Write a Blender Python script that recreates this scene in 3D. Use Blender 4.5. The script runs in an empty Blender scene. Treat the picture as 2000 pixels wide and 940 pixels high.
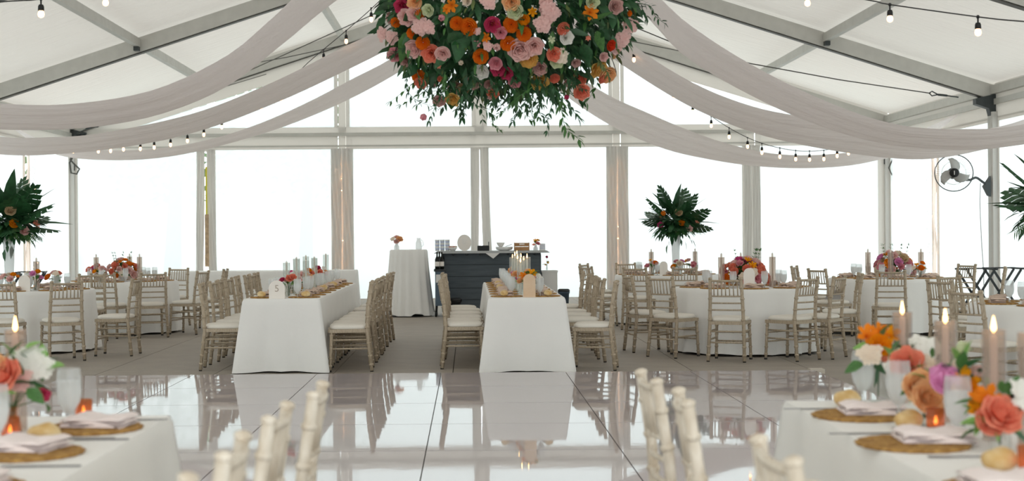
import bpy, math, random
from mathutils import Vector, Matrix, Quaternion
R = math.radians
rnd = random.Random(7)
COL = bpy.context.scene.collection
SC = bpy.context.scene

# ------------------------------------------------------------------ camera
F = 2778.0                       # focal length in pixels of the 2000 px wide picture
H = 1.40                         # eye height
VX, VY = 915.0, 460.0            # where the depth direction of the tent vanishes
ROLL = R(0.45)
cd = bpy.data.cameras.new('camera'); cam = bpy.data.objects.new('camera', cd); COL.objects.link(cam)
cd.sensor_width = 36.0; cd.sensor_fit = 'HORIZONTAL'; cd.lens = F / 2000 * 36
cd.shift_x = (1000 - VX) / 2000; cd.shift_y = (VY - 470) / 2000
cr, sr = math.cos(ROLL), math.sin(ROLL)
cam.matrix_world = Matrix(((cr, sr, 0, 0), (0, 0, -1, 0), (-sr, cr, 0, H), (0, 0, 0, 1)))
cd.clip_start = 0.05; cd.clip_end = 400
cd.dof.use_dof = True; cd.dof.focus_distance = 15.5; cd.dof.aperture_fstop = 3.0
SC.camera = cam

# ------------------------------------------------------------------ sky: an even bright overcast
w = bpy.data.worlds.new('overcast_sky'); SC.world = w; w.use_nodes = True
wn, wl = w.node_tree.nodes, w.node_tree.links
wn.clear()
wo = wn.new('ShaderNodeOutputWorld'); wb = wn.new('ShaderNodeBackground')
wt = wn.new('ShaderNodeTexCoord'); wx = wn.new('ShaderNodeSeparateXYZ'); wr = wn.new('ShaderNodeValToRGB')
wl.new(wt.outputs['Generated'], wx.inputs[0]); wl.new(wx.outputs['Z'], wr.inputs[0])
wr.color_ramp.elements[0].position = 0.0; wr.color_ramp.elements[0].color = (0.90, 0.97, 1.0, 1)
wr.color_ramp.elements[1].position = 1.0; wr.color_ramp.elements[1].color = (1.0, 0.985, 0.96, 1)
wl.new(wr.outputs[0], wb.inputs[0]); wb.inputs[1].default_value = 2.6
wl.new(wb.outputs[0], wo.inputs[0])
vs = SC.view_settings
SC.display_settings.display_device = 'sRGB'
vs.view_transform = 'Standard'; vs.look = 'None'; vs.exposure = 0.17; vs.gamma = 1.0; vs.use_curve_mapping = False
SC.cycles.transparent_max_bounces = 24
SC.cycles.max_bounces = 10

# ------------------------------------------------------------------ helpers
def at(px, py, d):
    """a pixel of the photograph at depth d, as a point of the place"""
    u, v = (px - VX) / F, -(py - VY) / F
    return Vector(((u * cr + v * sr) * d, d, H + (-u * sr + v * cr) * d))

def lin(h):
    h = h.lstrip('#'); o = []
    for i in (0, 2, 4):
        c = int(h[i:i + 2], 16) / 255
        o.append(c / 12.92 if c <= 0.04045 else ((c + 0.055) / 1.055) ** 2.4)
    return (*o, 1.0)

def new_mat(name):
    m = bpy.data.materials.new(name); m.use_nodes = True
    n = m.node_tree.nodes; n.clear()
    return m, n, m.node_tree.links, n.new('ShaderNodeOutputMaterial')

def pbr(name, col, rough=0.6, metal=0.0, var=0.0, scale=20, bump=0.0, bscale=60, stretch=None, spec=0.5, sheen=0.0, col2=None):
    m, n, l, o = new_mat(name)
    b = n.new('ShaderNodeBsdfPrincipled'); l.new(b.outputs[0], o.inputs[0])
    c = lin(col); b.inputs['Base Color'].default_value = c
    b.inputs['Roughness'].default_value = rough; b.inputs['Metallic'].default_value = metal
    b.inputs['Specular IOR Level'].default_value = spec
    if sheen: b.inputs['Sheen Weight'].default_value = sheen
    if var or bump or col2:
        tc = n.new('ShaderNodeTexCoord'); mp = n.new('ShaderNodeMapping'); l.new(tc.outputs['Object'], mp.inputs[0])
        if stretch: mp.inputs['Scale'].default_value = stretch
    if var or col2:
        t = n.new('ShaderNodeTexNoise'); t.inputs['Scale'].default_value = scale; t.inputs['Detail'].default_value = 4
        l.new(mp.outputs[0], t.inputs[0])
        r = n.new('ShaderNodeValToRGB'); l.new(t.outputs[0], r.inputs[0])
        r.color_ramp.elements[0].position = 0.3; r.color_ramp.elements[1].position = 0.7
        c2 = lin(col2) if col2 else tuple(min(1, x * (1 + var)) for x in c[:3]) + (1,)
        r.color_ramp.elements[0].color = tuple(x * (1 - var) for x in c[:3]) + (1,)
        r.color_ramp.elements[1].color = c2
        l.new(r.outputs[0], b.inputs['Base Color'])
    if bump:
        t2 = n.new('ShaderNodeTexNoise'); t2.inputs['Scale'].default_value = bscale; t2.inputs['Detail'].default_value = 3
        l.new(mp.outputs[0], t2.inputs[0])
        bp = n.new('ShaderNodeBump'); bp.inputs['Strength'].default_value = bump; bp.inputs['Distance'].default_value = 0.02
        l.new(t2.outputs[0], bp.inputs['Height']); l.new(bp.outputs[0], b.inputs['Normal'])
    return m

def sheer(name, col, trans, clear=0.0, bump=0.0, bscale=8, stretch=None, gloss=0.0):
    """cloth or vinyl: diffuse + light passing through + see-through share + sheen"""
    m, n, l, o = new_mat(name)
    d = n.new('ShaderNodeBsdfDiffuse'); t = n.new('ShaderNodeBsdfTranslucent'); mx = n.new('ShaderNodeMixShader')
    d.inputs[0].default_value = lin(col); t.inputs[0].default_value = lin(col); mx.inputs[0].default_value = trans
    l.new(d.outputs[0], mx.inputs[1]); l.new(t.outputs[0], mx.inputs[2]); out = mx
    if clear:
        tr = n.new('ShaderNodeBsdfTransparent'); m2 = n.new('ShaderNodeMixShader'); m2.inputs[0].default_value = clear
        l.new(out.outputs[0], m2.inputs[1]); l.new(tr.outputs[0], m2.inputs[2]); out = m2
    if gloss:
        g = n.new('ShaderNodeBsdfGlossy'); g.inputs['Roughness'].default_value = 0.15
        fr = n.new('ShaderNodeFresnel'); fr.inputs[0].default_value = 1.35
        m3 = n.new('ShaderNodeMixShader'); l.new(fr.outputs[0], m3.inputs[0])
        l.new(out.outputs[0], m3.inputs[1]); l.new(g.outputs[0], m3.inputs[2]); out = m3
    if bump:
        tc = n.new('ShaderNodeTexCoord'); mp = n.new('ShaderNodeMapping'); l.new(tc.outputs['Object'], mp.inputs[0])
        if stretch: mp.inputs['Scale'].default_value = stretch
        t2 = n.new('ShaderNodeTexNoise'); t2.inputs['Scale'].default_value = bscale; l.new(mp.outputs[0], t2.inputs[0])
        bp = n.new('ShaderNodeBump'); bp.inputs['Strength'].default_value = bump; bp.inputs['Distance'].default_value = 0.05
        l.new(t2.outputs[0], bp.inputs['Height'])
        l.new(bp.outputs[0], d.inputs['Normal']); l.new(bp.outputs[0], t.inputs['Normal'])
    l.new(out.outputs[0], o.inputs[0])
    return m

def thin_glass(name, tint, milk=0.0, ior=1.45, milkcol='f4f4f2'):
    """a thin wall of glass: see-through, reflecting at its rim, with a milky share"""
    m, n, l, o = new_mat(name)
    tr = n.new('ShaderNodeBsdfTransparent'); tr.inputs[0].default_value = lin(tint)
    g = n.new('ShaderNodeBsdfGlossy'); g.inputs['Roughness'].default_value = 0.04
    lw = n.new('ShaderNodeLayerWeight'); lw.inputs['Blend'].default_value = 0.5
    pw = n.new('ShaderNodeMath'); pw.operation = 'POWER'; pw.inputs[1].default_value = 4.0; l.new(lw.outputs['Facing'], pw.inputs[0])
    fr = n.new('ShaderNodeMath'); fr.operation = 'MULTIPLY_ADD'; fr.inputs[1].default_value = 0.7; fr.inputs[2].default_value = 0.035; l.new(pw.outputs[0], fr.inputs[0])
    out = tr
    if milk:
        d = n.new('ShaderNodeBsdfDiffuse'); t = n.new('ShaderNodeBsdfTranslucent'); a = n.new('ShaderNodeMixShader')
        d.inputs[0].default_value = lin(milkcol); t.inputs[0].default_value = lin(milkcol); a.inputs[0].default_value = 0.65
        l.new(d.outputs[0], a.inputs[1]); l.new(t.outputs[0], a.inputs[2])
        b = n.new('ShaderNodeMixShader'); b.inputs[0].default_value = milk
        l.new(tr.outputs[0], b.inputs[1]); l.new(a.outputs[0], b.inputs[2]); out = b
    mx = n.new('ShaderNodeMixShader'); l.new(fr.outputs[0], mx.inputs[0])
    l.new(out.outputs[0], mx.inputs[1]); l.new(g.outputs[0], mx.inputs[2]); l.new(mx.outputs[0], o.inputs[0])
    return m

def glow(name, col, strength):
    m, n, l, o = new_mat(name)
    e = n.new('ShaderNodeEmission'); e.inputs[0].default_value = lin(col); e.inputs[1].default_value = strength
    l.new(e.outputs[0], o.inputs[0])
    return m

class MB:
    """collects shapes; mesh() makes one mesh datablock, build() links one object"""
    def __init__(s): s.v = []; s.f = []
    def add(s, vs, fs):
        b = len(s.v); s.v.extend(tuple(x) for x in vs); s.f.extend(tuple(i + b for i in q) for q in fs); return s
    def box(s, c, size, rot=None):
        x, y, z = (k / 2 for k in size); c = Vector(c)
        vs = [Vector(p) for p in ((-x,-y,-z),(x,-y,-z),(x,y,-z),(-x,y,-z),(-x,-y,z),(x,-y,z),(x,y,z),(-x,y,z))]
        if rot is not None: vs = [rot @ p for p in vs]
        return s.add([p + c for p in vs], [(0,3,2,1),(4,5,6,7),(0,1,5,4),(1,2,6,5),(2,3,7,6),(3,0,4,7)])
    def bar(s, a, b, wd, ht, up=(0, 0, 1)):
        a, b, up = Vector(a), Vector(b), Vector(up); d = (b - a).normalized()
        sd = d.cross(up).normalized(); u = sd.cross(d)
        vs = [p + sd * (i * wd / 2) + u * (j * ht / 2) for p in (a, b) for i, j in ((-1,-1),(1,-1),(1,1),(-1,1))]
        return s.add(vs, [(0,1,2,3),(7,6,5,4),(0,4,5,1),(1,5,6,2),(2,6,7,3),(3,7,4,0)])
    def tube(s, pts, r, n=6, cap=True):
        pts = [Vector(p) for p in pts]; rs = r if isinstance(r, (list, tuple)) else [r] * len(pts)
        vs, fs = [], []; prev = None
        for i, p in enumerate(pts):
            d = (pts[min(i + 1, len(pts) - 1)] - pts[max(i - 1, 0)]).normalized()
            if prev is None:
                a = d.orthogonal().normalized()
            else:
                a = (prev - d * prev.dot(d))
                a = a.normalized() if a.length > 1e-6 else d.orthogonal().normalized()
            prev = a; b = d.cross(a)
            for k in range(n):
                t = 2 * math.pi * k / n; vs.append(p + (a * math.cos(t) + b * math.sin(t)) * rs[i])
        for i in range(len(pts) - 1):
            for k in range(n):
                k2 = (k + 1) % n; fs.append((i*n+k, i*n+k2, (i+1)*n+k2, (i+1)*n+k))
        if cap:
            fs.append(tuple(range(n - 1, -1, -1))); fs.append(tuple((len(pts)-1)*n + k for k in range(n)))
        return s.add(vs, fs)
    def lathe(s, prof, n=16, c=(0, 0, 0), wave=0.0, wn=12, capb=True, capt=False):
        c = Vector(c); vs, fs = [], []
        for r, z in prof:
            for k in range(n):
                t = 2 * math.pi * k / n; rr = r * (1 + wave * math.cos(wn * t))
                vs.append(c + Vector((rr * math.cos(t), rr * math.sin(t), z)))
        for i in range(len(prof) - 1):
            for k in range(n):
                k2 = (k + 1) % n; fs.append((i*n+k, i*n+k2, (i+1)*n+k2, (i+1)*n+k))
        if capb: fs.append(tuple(range(n - 1, -1, -1)))
        if capt: fs.append(tuple((len(prof)-1)*n + k for k in range(n)))
        return s.add(vs, fs)
    def ball(s, c, r, nu=10, nv=6, sq=(1, 1, 1)):
        prof = [(max(1e-4, math.sin(math.pi * i / nv)) * r, -math.cos(math.pi * i / nv) * r) for i in range(nv + 1)]
        b = len(s.v); s.lathe(prof, nu, (0, 0, 0), capb=False)
        for i in range(b, len(s.v)):
            x, y, z = s.v[i]; s.v[i] = (c[0] + x * sq[0], c[1] + y * sq[1], c[2] + z * sq[2])
        return s
    def grid(s, rows):
        m = len(rows[0]); vs = [p for r in rows for p in r]
        fs = [(i*m+k, i*m+k+1, (i+1)*m+k+1, (i+1)*m+k) for i in range(len(rows)-1) for k in range(m-1)]
        return s.add(vs, fs)
    def prism(s, poly, y0, y1):
        """an outline in x-z pushed along y"""
        n = len(poly); vs = [(x, y0, z) for x, z in poly] + [(x, y1, z) for x, z in poly]
        return s.add(vs, [tuple(range(n)), tuple(range(2*n-1, n-1, -1))] + [(i, i+n, (i+1)%n+n, (i+1)%n) for i in range(n)])
    def mesh(s, name, mat, smooth=True):
        me = bpy.data.meshes.new(name); me.from_pydata(s.v, [], s.f); me.update()
        if smooth: me.polygons.foreach_set('use_smooth', [True] * len(me.polygons))
        if mat: me.materials.append(mat)
        return me
    def build(s, name, mat, parent=None, smooth=True, thick=0.0):
        o = link(name, s.mesh(name, mat, smooth), parent)
        if thick:
            md = o.modifiers.new('thickness', 'SOLIDIFY'); md.thickness = thick; md.offset = 0
        return o

def link(name, me, parent=None, loc=None, q=None, sc=None):
    o = bpy.data.objects.new(name, me); COL.objects.link(o)
    if parent is not None: o.parent = parent
    if loc is not None: o.location = loc
    if q is not None: o.rotation_mode = 'QUATERNION'; o.rotation_quaternion = q
    if sc is not None: o.scale = (sc,) * 3 if not isinstance(sc, (tuple, list)) else sc
    return o

def tag(o, label, cat, group=None, kind=None):
    if label: o['label'] = label
    if cat: o['category'] = cat
    if group: o['group'] = group
    if kind: o['kind'] = kind
    return o

def thing(name, label, cat, loc=(0, 0, 0), rz=0.0, group=None):
    o = bpy.data.objects.new(name, None); COL.objects.link(o); o.empty_display_size = 0.05
    o.location = loc; o.rotation_euler = (0, 0, R(rz))
    return tag(o, label, cat, group)

def struct(name, loc=(0, 0, 0)):
    o = bpy.data.objects.new(name, None); COL.objects.link(o); o.location = loc; o['kind'] = 'structure'
    return o

def copy_tree(o, parent=None):
    c = o.copy(); COL.objects.link(c)
    if parent is not None: c.parent = parent
    for ch in o.children: copy_tree(ch, c)
    return c

def spline(pts, n):
    """Catmull-Rom through pts, n points"""
    pts = [Vector(p) for p in pts]; P = [2 * pts[0] - pts[1]] + pts + [2 * pts[-1] - pts[-2]]
    L = [0]
    for a, b in zip(pts, pts[1:]): L.append(L[-1] + (b - a).length)
    out = []
    for k in range(n):
        t = L[-1] * k / (n - 1); i = 0
        while i < len(pts) - 2 and L[i + 1] < t: i += 1
        u = (t - L[i]) / max(1e-9, L[i + 1] - L[i]); a, b, c, d = P[i], P[i+1], P[i+2], P[i+3]
        out.append(0.5 * (2*b + (c - a)*u + (2*a - 5*b + 4*c - d)*u*u + (3*b - a - 3*c + d)*u**3))
    return out

ORD = ['first', 'second', 'third', 'fourth', 'fifth', 'sixth', 'seventh', 'eighth', 'ninth', 'tenth', 'eleventh', 'twelfth']

# ------------------------------------------------------------------ materials
M = dict(
    vinyl=sheer('white_vinyl', 'edebe7', 0.33, bump=0.25, bscale=1.2, stretch=(1, 1, 1)),
    roof=sheer('roof_vinyl', 'ece9e3', 0.15, bump=1.0, bscale=2.6, stretch=(0.25, 3.2, 1)),
    pane=sheer('hazy_clear_vinyl', 'c5cecf', 0.85, clear=0.06),
    swag=sheer('sheer_swag_fabric', 'f1eae9', 0.42, bump=0.4, bscale=3, stretch=(0.6, 6, 6)),
    alu=pbr('aluminium', 'c6c5bf', 0.5, 0.15, var=0.05, scale=6),
    plate=pbr('dark_steel', '4a4f50', 0.55, 0.6, var=0.1, scale=10),
    black=pbr('black_rubber', '141516', 0.6),
    cable=pbr('steel_cable', '55544f', 0.5, 0.6),
    floor=pbr('floor_board', '9d9489', 0.62, var=0.07, scale=3, bump=0.15, bscale=40, stretch=(1, 1, 1)),
    seam=pbr('floor_gap', '55504a', 0.9),
    dance=pbr('dance_floor_gloss', 'c9c0c3', 0.03, spec=0.75, bump=0.02, bscale=2.5),
    dedge=pbr('dance_floor_edge', 'cfc6b8', 0.35),
    dgap=pbr('dance_floor_gap', '5a5657', 0.6),
    cloth=pbr('white_tablecloth', 'f2f0ec', 0.85, var=0.015, scale=3, bump=0.12, bscale=14, sheen=0.2),
    wood=pbr('limewashed_wood', 'a5937b', 0.5, var=0.08, scale=14, stretch=(8, 8, 1.5), col2='c4b49d'),
    wood_lit=pbr('limewashed_wood_lit', 'd6c6b0', 0.55, var=0.08, scale=9, stretch=(3, 3, 1.2), col2='f4ebdd'),  # same limewashed wood; brighter light on the near chairs put into the colour
    cushion=pbr('ivory_cushion', 'ece6db', 0.9, bump=0.15, bscale=25),
    tabletop=pbr('plywood_tabletop', 'a58a66', 0.6, var=0.1),
    foot=pbr('rubber_foot', '33302c', 0.7),
    mat=pbr('woven_seagrass', 'a5712f', 0.85, var=0.25, scale=45, bump=0.9, bscale=70, col2='d0a35c'),
    napkin=pbr('blush_napkin', 'fbeeec', 0.9, bump=0.15, bscale=40),
    napkin_far=pbr('tan_pink_napkin', 'd8bfae', 0.9, bump=0.15, bscale=40),
    roll=pbr('bread_crust', 'd9a95c', 0.6, var=0.15, scale=18, col2='f0dcae'),
    glass=thin_glass('clear_glass', 'fafcfb', milk=0.10, milkcol='f8faf9'),
    goblet=thin_glass('goblet_glass', 'fafcfc', milk=0.30, milkcol='fbfcfc'),
    water=thin_glass('iced_water', 'fafcfc', milk=0.75, milkcol='fcfcfc'),
    smoke=thin_glass('smoky_cylinder_glass', 'f3eeea', milk=0.15, milkcol='f1e9e4'),
    whiteglass=thin_glass('white_vase_glass', 'fbfcfc', milk=0.6, milkcol='fcfdfd'),
    amber=thin_glass('amber_glass', 'f4c497', milk=0.35, milkcol='e0a878'),
    wax=sheer('candle_wax', 'fbeee8', 0.5), wax_white=sheer('white_candle_wax', 'faf5ee', 0.45),
    wick=pbr('wick', '2a211b', 0.9),
    flame=glow('candle_flame', 'ffc27a', 9.0),
    bulb=glow('warm_bulb', 'ffc08a', 5.0),
    fairy=glow('fairy_light', 'ffb070', 42.0),
    leaf=pbr('dark_leaf', '2a5631', 0.5, var=0.3, scale=9),
    leaf2=pbr('mid_leaf', '477439', 0.55, var=0.25, scale=9),
    leaf3=pbr('pale_leaf', '7fae5a', 0.55, var=0.2, scale=9),
    olive=pbr('olive_leaf', '5c6a3a', 0.6, var=0.2, scale=9),
    stem=pbr('green_stem', '3d5a2c', 0.6),
    twig=pbr('brown_twig', '4a3a2c', 0.8),
    steel=pbr('cutlery_steel', '9a9a9c', 0.25, 0.9),
    barwood=pbr('bar_slate_board', '4b545a', 0.6, var=0.18, scale=4, stretch=(0.6, 1, 8)),
    bartop=pbr('bar_counter', 'b3b5b4', 0.5, var=0.05, scale=5),
    binblue=pbr('blue_plastic', '4d6070', 0.5),
    bindark=pbr('dark_plastic', '24282a', 0.55),
    greycloth=pbr('pale_grey_cover', 'e6e4e0', 0.85, bump=0.2, bscale=8),
    china=pbr('white_china', 'eeece8', 0.25),
    chinablue=pbr('blue_stripe', 'aab8de', 0.4),
    kraft=pbr('tan_crate_wood', 'b08358', 0.7, var=0.12, scale=12),
    bottle=thin_glass('dark_bottle_glass', '24301f', milk=0.5, milkcol='1c2418'),
    tan_sign=pbr('tan_board', 'd9b48c', 0.7, col2='e6d0b8', scale=4), sign=pbr('ivory_board', 'f3ece4', 0.7),
    signtext=pbr('sign_lettering', 'b3a596', 0.6),
    fanblade=pbr('grey_fan_blade', 'bdbbb8', 0.45),
    yellow=pbr('yellow_strap', 'd8cf3c', 0.7), tan=pbr('tan_strap', 'b99f80', 0.8, var=0.3, scale=12),
    ground=pbr('pale_gravel', 'd9d7d0', 0.95, var=0.1, scale=0.5),
    bark=pbr('tree_bark', '5d5448', 0.9, var=0.2, scale=4), crown=pbr('tree_leaves', '5f7a56', 0.8, var=0.25, scale=1.0),
    bag=pbr('grey_bag', 'a09c9a', 0.5, var=0.1, scale=20), white=pbr('white_plastic', 'f4f4f4', 0.5),
)
PC = dict(hotpink='d24a70', pink='eba3ad', blush='f6d0ca', dusty='dcb5ae', coral='f69a80', orange='f68f2c', amber='f9a722', peach='fbcb98',
          yellow='f4cb78', cream='f8ead9', white='f8f6f0', palegreen='dde4bf', red='e55030', magenta='df5c96', orchid='f2a8d6', tan='d8bf98')
for k, c in PC.items(): M['p_' + k] = sheer('petal_' + k, c, 0.36)

# ------------------------------------------------------------------ setting: ground, floor, tent
XL, XR, XM = -8.79, 9.30, 0.26
YB, BAY = 31.5, 6.4
EAVE, RIDGE = 3.70, 6.60
def under(x): return RIDGE - (RIDGE - EAVE) * abs(x - XM) / ((XR - XL) / 2)      # underside of the rafters

g = MB(); g.box((0, 30, -0.60), (240, 240, 0.3)).build('ground', M['ground'])['kind'] = 'structure'
fl = MB(); fl.box(((XL + XR) / 2, 12.0, -0.245), (XR - XL + 0.6, 40.4, 0.45)); floor = fl.build('floor', M['seam']); floor['kind'] = 'structure'
pm = MB(); pm.box((0, 0, 0), (1.212, 2.432, 0.02)); pme = pm.mesh('floor_panel', M['floor'], False)
for i in range(15):
    for j in range(16):
        link('floor_panel', pme, floor, (2.27 - 1.22 * 9 + 0.61 + 1.22 * i, 32.0 - 1.22 - 2.44 * j, -0.010))

ceiling = struct('ceiling')
frames = [YB - BAY * k for k in range(7)]
for k in range(6):
    y1, y0 = frames[k], frames[k + 1]
    for s in (-1, 1):
        rows = []
        xe = XL - 0.25 if s < 0 else XR + 0.25
        for a in range(15):
            t = a / 14; x = XM + (xe - XM) * t; row = []
            for b in range(9):
                q = b / 8
                row.append((x, y0 + (y1 - y0) * q, under(x) + 0.33 - 0.05 * math.sin(math.pi * q) * math.sin(math.pi * min(1, t * 3 % 1.0001))))
            rows.append(row)
        MB().grid(rows).build('roof_panel', M['roof'], ceiling)
for y in frames:
    for s in (-1, 1):
        xe = XL if s < 0 else XR
        a, b = Vector((XM, y, RIDGE + 0.13)), Vector((xe, y, EAVE + 0.13))
        r = MB(); r.bar(a, b, 0.13, 0.26).build('rafter', M['alu'], ceiling, False)
        MB().bar(a - Vector((0, 0, .14)), b - Vector((0, 0, .14)), 0.13, 0.022).build('keder_rail', M['cable'], ceiling, False)
for k in range(6):
    y1, y0 = frames[k] - 0.07, frames[k + 1] + 0.07
    for dx in (-9.0, -6.05, -3.0, 0, 3.0, 6.05, 8.99):
        x = XM + dx; z = under(x) + 0.17
        MB().bar((x, y0, z), (x, y1, z), 0.10, 0.15).build('purlin', M['alu'], ceiling, False)
        if k < 2 and abs(dx) in (6.05,):
            for yy in (y0 + 0.10, y1 - 0.10):
                MB().box((x, yy, z - 0.11), (0.09, 0.12, 0.08)).build('purlin_clip', M['plate'], ceiling, False)

def side_wall(name, x, s):
    wall = struct(name); nwin = 0
    for k, y in enumerate(frames[:6]):
        MB().box((x, y, EAVE / 2), (0.20, 0.13, EAVE)).build('post', M['alu'], wall, False)
        MB().box((x - s * 0.02, y - 0.12, 1.75), (0.16, 0.10, 3.5)).build('post_sleeve', M['vinyl'], wall, False)
        MB().box((x, y, 0.02), (0.34, 0.30, 0.03)).build('base_plate', M['plate'], wall, False)
        if k in (0, 1):
            kp = MB(); zz = EAVE
            kp.prism([(0, zz - 0.35), (0.17, zz - 0.35), (0.17, zz + 0.14), (-0.28, zz + 0.04), (-0.28, zz - 0.06), (-0.05, zz - 0.14)], -0.08, 0.08)
            o = kp.build('knee_plate', M['plate'], wall, False); o.location = (x + s * -0.08, y - 0.02, 0)
            if s < 0: o.rotation_euler = (0, 0, math.pi)
            MB().box((x - s * 0.03, y - 0.10, 2.98), (0.16, 0.06, 0.16)).build('junction_box', M['plate'], wall, False)
        if k < 5:
            ya = y - BAY
            MB().box((x + s * 0.02, (y + ya) / 2, 3.70), (0.06, BAY - 0.1, 0.62)).build('valance', M['vinyl'], wall, False)
            MB().box((x, (y + ya) / 2, EAVE - 0.02), (0.10, BAY - 0.14, 0.10)).build('eave_beam', M['alu'], wall, False)
            for yy in ((y + ya) / 2,):
                fb = MB()
                rows = []
                for a in range(19):
                    z = 3.4 * a / 18
                    tw = 0.10 + 0.03 * math.sin(a * 1.1)
                    rows.append([(x - s * (0.03 + 0.02 * math.sin(a * 0.9 + c)), yy + tw * (c / 3 - 1), z) for c in range(7)])
                fb.grid(rows).build('gathered_flap', M['vinyl'], wall)
    return wall
wall_left = side_wall('wall_left', XL, -1)
wall_right = side_wall('wall_right', XR, 1)

win_n = [0]
def window(quad_frame, quad_pane, axis):
    """a clear vinyl panel with its white border; quads are (u0, z0, u1, z1), axis = ('y', x) or ('x', y)"""
    win_n[0] += 1; wd = struct('window_%d' % win_n[0])
    u0, z0, u1, z1 = quad_frame; a0, b0, a1, b1 = quad_pane
    def slab(name, m, p0, q0, p1, q1, t):
        c, sz = ((p0 + p1) / 2, (q0 + q1) / 2), (abs(p1 - p0), abs(q1 - q0))
        if sz[0] < 1e-3 or sz[1] < 1e-3: return
        if axis[0] == 'x': MB().box((c[0], axis[1], c[1]), (sz[0], t, sz[1])).build(name, m, wd, False)
        else: MB().box((axis[1], c[0], c[1]), (t, sz[0], sz[1])).build(name, m, wd, False)
    def sheet(name, m, p0, q0, p1, q1):
        pts = [(p0, q0), (p1, q0), (p1, q1), (p0, q1)]
        MB().add([(p, axis[1], q) if axis[0] == 'x' else (axis[1], p, q) for p, q in pts], [(0, 1, 2, 3)]).build(name, m, wd, False)
    slab('border', M['vinyl'], u0, z0, a0, z1, 0.012); slab('border', M['vinyl'], a1, z0, u1, z1, 0.012)
    slab('border', M['vinyl'], a0, z0, a1, b0, 0.012); slab('border', M['vinyl'], a0, b1, a1, z1, 0.012)
    sheet('pane', M['pane'], a0, b0, a1, b1)
    return wd

for x in (XL, XR):
    for k in range(5):
        for j in range(2):
            y1 = frames[k] - 3.2 * j - 0.08; y0 = frames[k] - 3.2 * (j + 1) + 0.08
            window((y0, 0.0, y1, 3.42), (y0 + 0.14, 0.08, y1 - 0.14, 3.34), ('y', x))

P = [XL, -5.78, -2.78, 0.26, 3.29, 6.26, XR]
wall_back = struct('wall_back')
for i in range(6):
    a, b = P[i], P[i + 1]
    la = 0.20 if i else 0.16; lb = 0.20 if i < 5 else 0.24
    fa = 0.0 if i in (0, 2, 4, 5) else 0.09
    window((a + 0.09, 0.0, b - 0.09, 3.66), (a + la, 0.02, b - lb, 3.33), ('x', YB - 0.05))
# horizontal bands and the rail between lower and upper windows
MB().box((XM, YB, 3.72), (XR - XL, 0.05, 0.20)).build('gable_band', M['vinyl'], wall_back, False)
MB().box((XM, YB - 0.06, 3.655), (XR - XL - 0.3, 0.08, 0.07)).build('gable_rail', M['alu'], wall_back, False)
MB().box((XM, YB - 0.075, 3.40), (XR - XL - 0.3, 0.02, 0.035)).build('curtain_rod', M['alu'], wall_back, False)
# upright posts of the gable (those at the two outer bays stop at the rail)
for i, x in enumerate(P[1:6]):
    top = under(x) if i in (1, 2, 3) else 3.66
    if i in (0, 2):
        z0 = 3.3
        MB().box((x, YB + 0.02, (z0 + top) / 2), (0.20, 0.10, top - z0)).build('gable_post', M['vinyl'], wall_back, False)
    else:
        MB().box((x, YB + 0.02, top / 2), (0.16, 0.10, top)).build('gable_post', M['vinyl'], wall_back, False)
    if i in (1, 2, 3):
        for s in (-1, 1): MB().box((x + s * 0.13, YB - 0.03, (3.82 + top) / 2), (0.08, 0.03, top - 3.82)).build('post_sleeve', M['vinyl'], wall_back, False)
def flap(x_top0, x_top1, x_bot0, x_bot1, z0, z1, seed, amp=0.012, bend=0.0):
    rows = []
    for a in range(25):
        t = a / 24; z = z1 + (z0 - z1) * t; e = t ** 1.6
        x0 = x_top0 + (x_bot0 - x_top0) * e; x1 = x_top1 + (x_bot1 - x_top1) * e
        rows.append([(x0 + (x1 - x0) * c / 8, YB - 0.16 + amp * math.sin(c * 2.1 + seed + 0.4 * a) + bend * math.sin(a), z) for c in range(9)])
    MB().grid(rows).build('gathered_flap', M['vinyl'], wall_back, thick=0.006)
flap(-5.98, -5.80, -6.02, -5.86, 0.1, 3.34, 0); flap(-5.76, -5.58, -5.72, -5.54, 0.1, 3.34, 1)
flap(-3.02, -2.79, -3.02, -2.80, 0.1, 3.34, 2, 0.02); flap(-2.77, -2.53, -2.76, -2.52, 0.1, 3.34, 3, 0.02)
flap(0.06, 0.255, 0.05, 0.20, 0.1, 3.34, 4); flap(0.265, 0.45, 0.36, 0.56, 0.1, 3.34, 5)
flap(3.05, 3.28, 3.04, 3.27, 0.1, 3.34, 6, 0.02); flap(3.30, 3.53, 3.31, 3.54, 0.1, 3.34, 7, 0.02)
flap(6.08, 6.25, 6.09, 6.24, 0.1, 3.34, 8); flap(6.27, 6.44, 6.28, 6.45, 0.1, 3.34, 9)
# white strip under the gable rafters and the clear upper windows
for s in (-1, 1):
    xe = XL if s < 0 else XR
    p = [(XM, RIDGE + .35), (xe, EAVE + .35), (xe, EAVE - 0.05), (xe - s * 1.3, 3.81), (XM, RIDGE - 0.36)]
    if s > 0: p.reverse()
    MB().prism(p, YB - 0.02, YB + 0.0).build('gable_strip', M['vinyl'], wall_back, False)
def clear_top(x): return under(x) - 0.36 - (0.0 if abs(x - XM) < 7 else 0.0)
for x0, x1 in ((XL + 1.32, -2.93), (-2.63, 0.09), (0.43, 3.14), (3.44, XR - 1.32)):
    win_n[0] += 1; wd = struct('window_%d' % win_n[0])
    if x0 < -5 or x1 > 6:
        xi, xo = (x1, x0) if x0 < -5 else (x0, x1)
        n = [(xo, 3.82), (xi, 3.82), (xi, clear_top(xi))]
    else: n = [(x0, 3.82), (x1, 3.82), (x1, clear_top(x1)), (x0, clear_top(x0))]
    MB().add([(x, YB - 0.01, z) for x, z in n], [tuple(range(len(n)))]).build('pane', M['pane'], wd, False)

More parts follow.
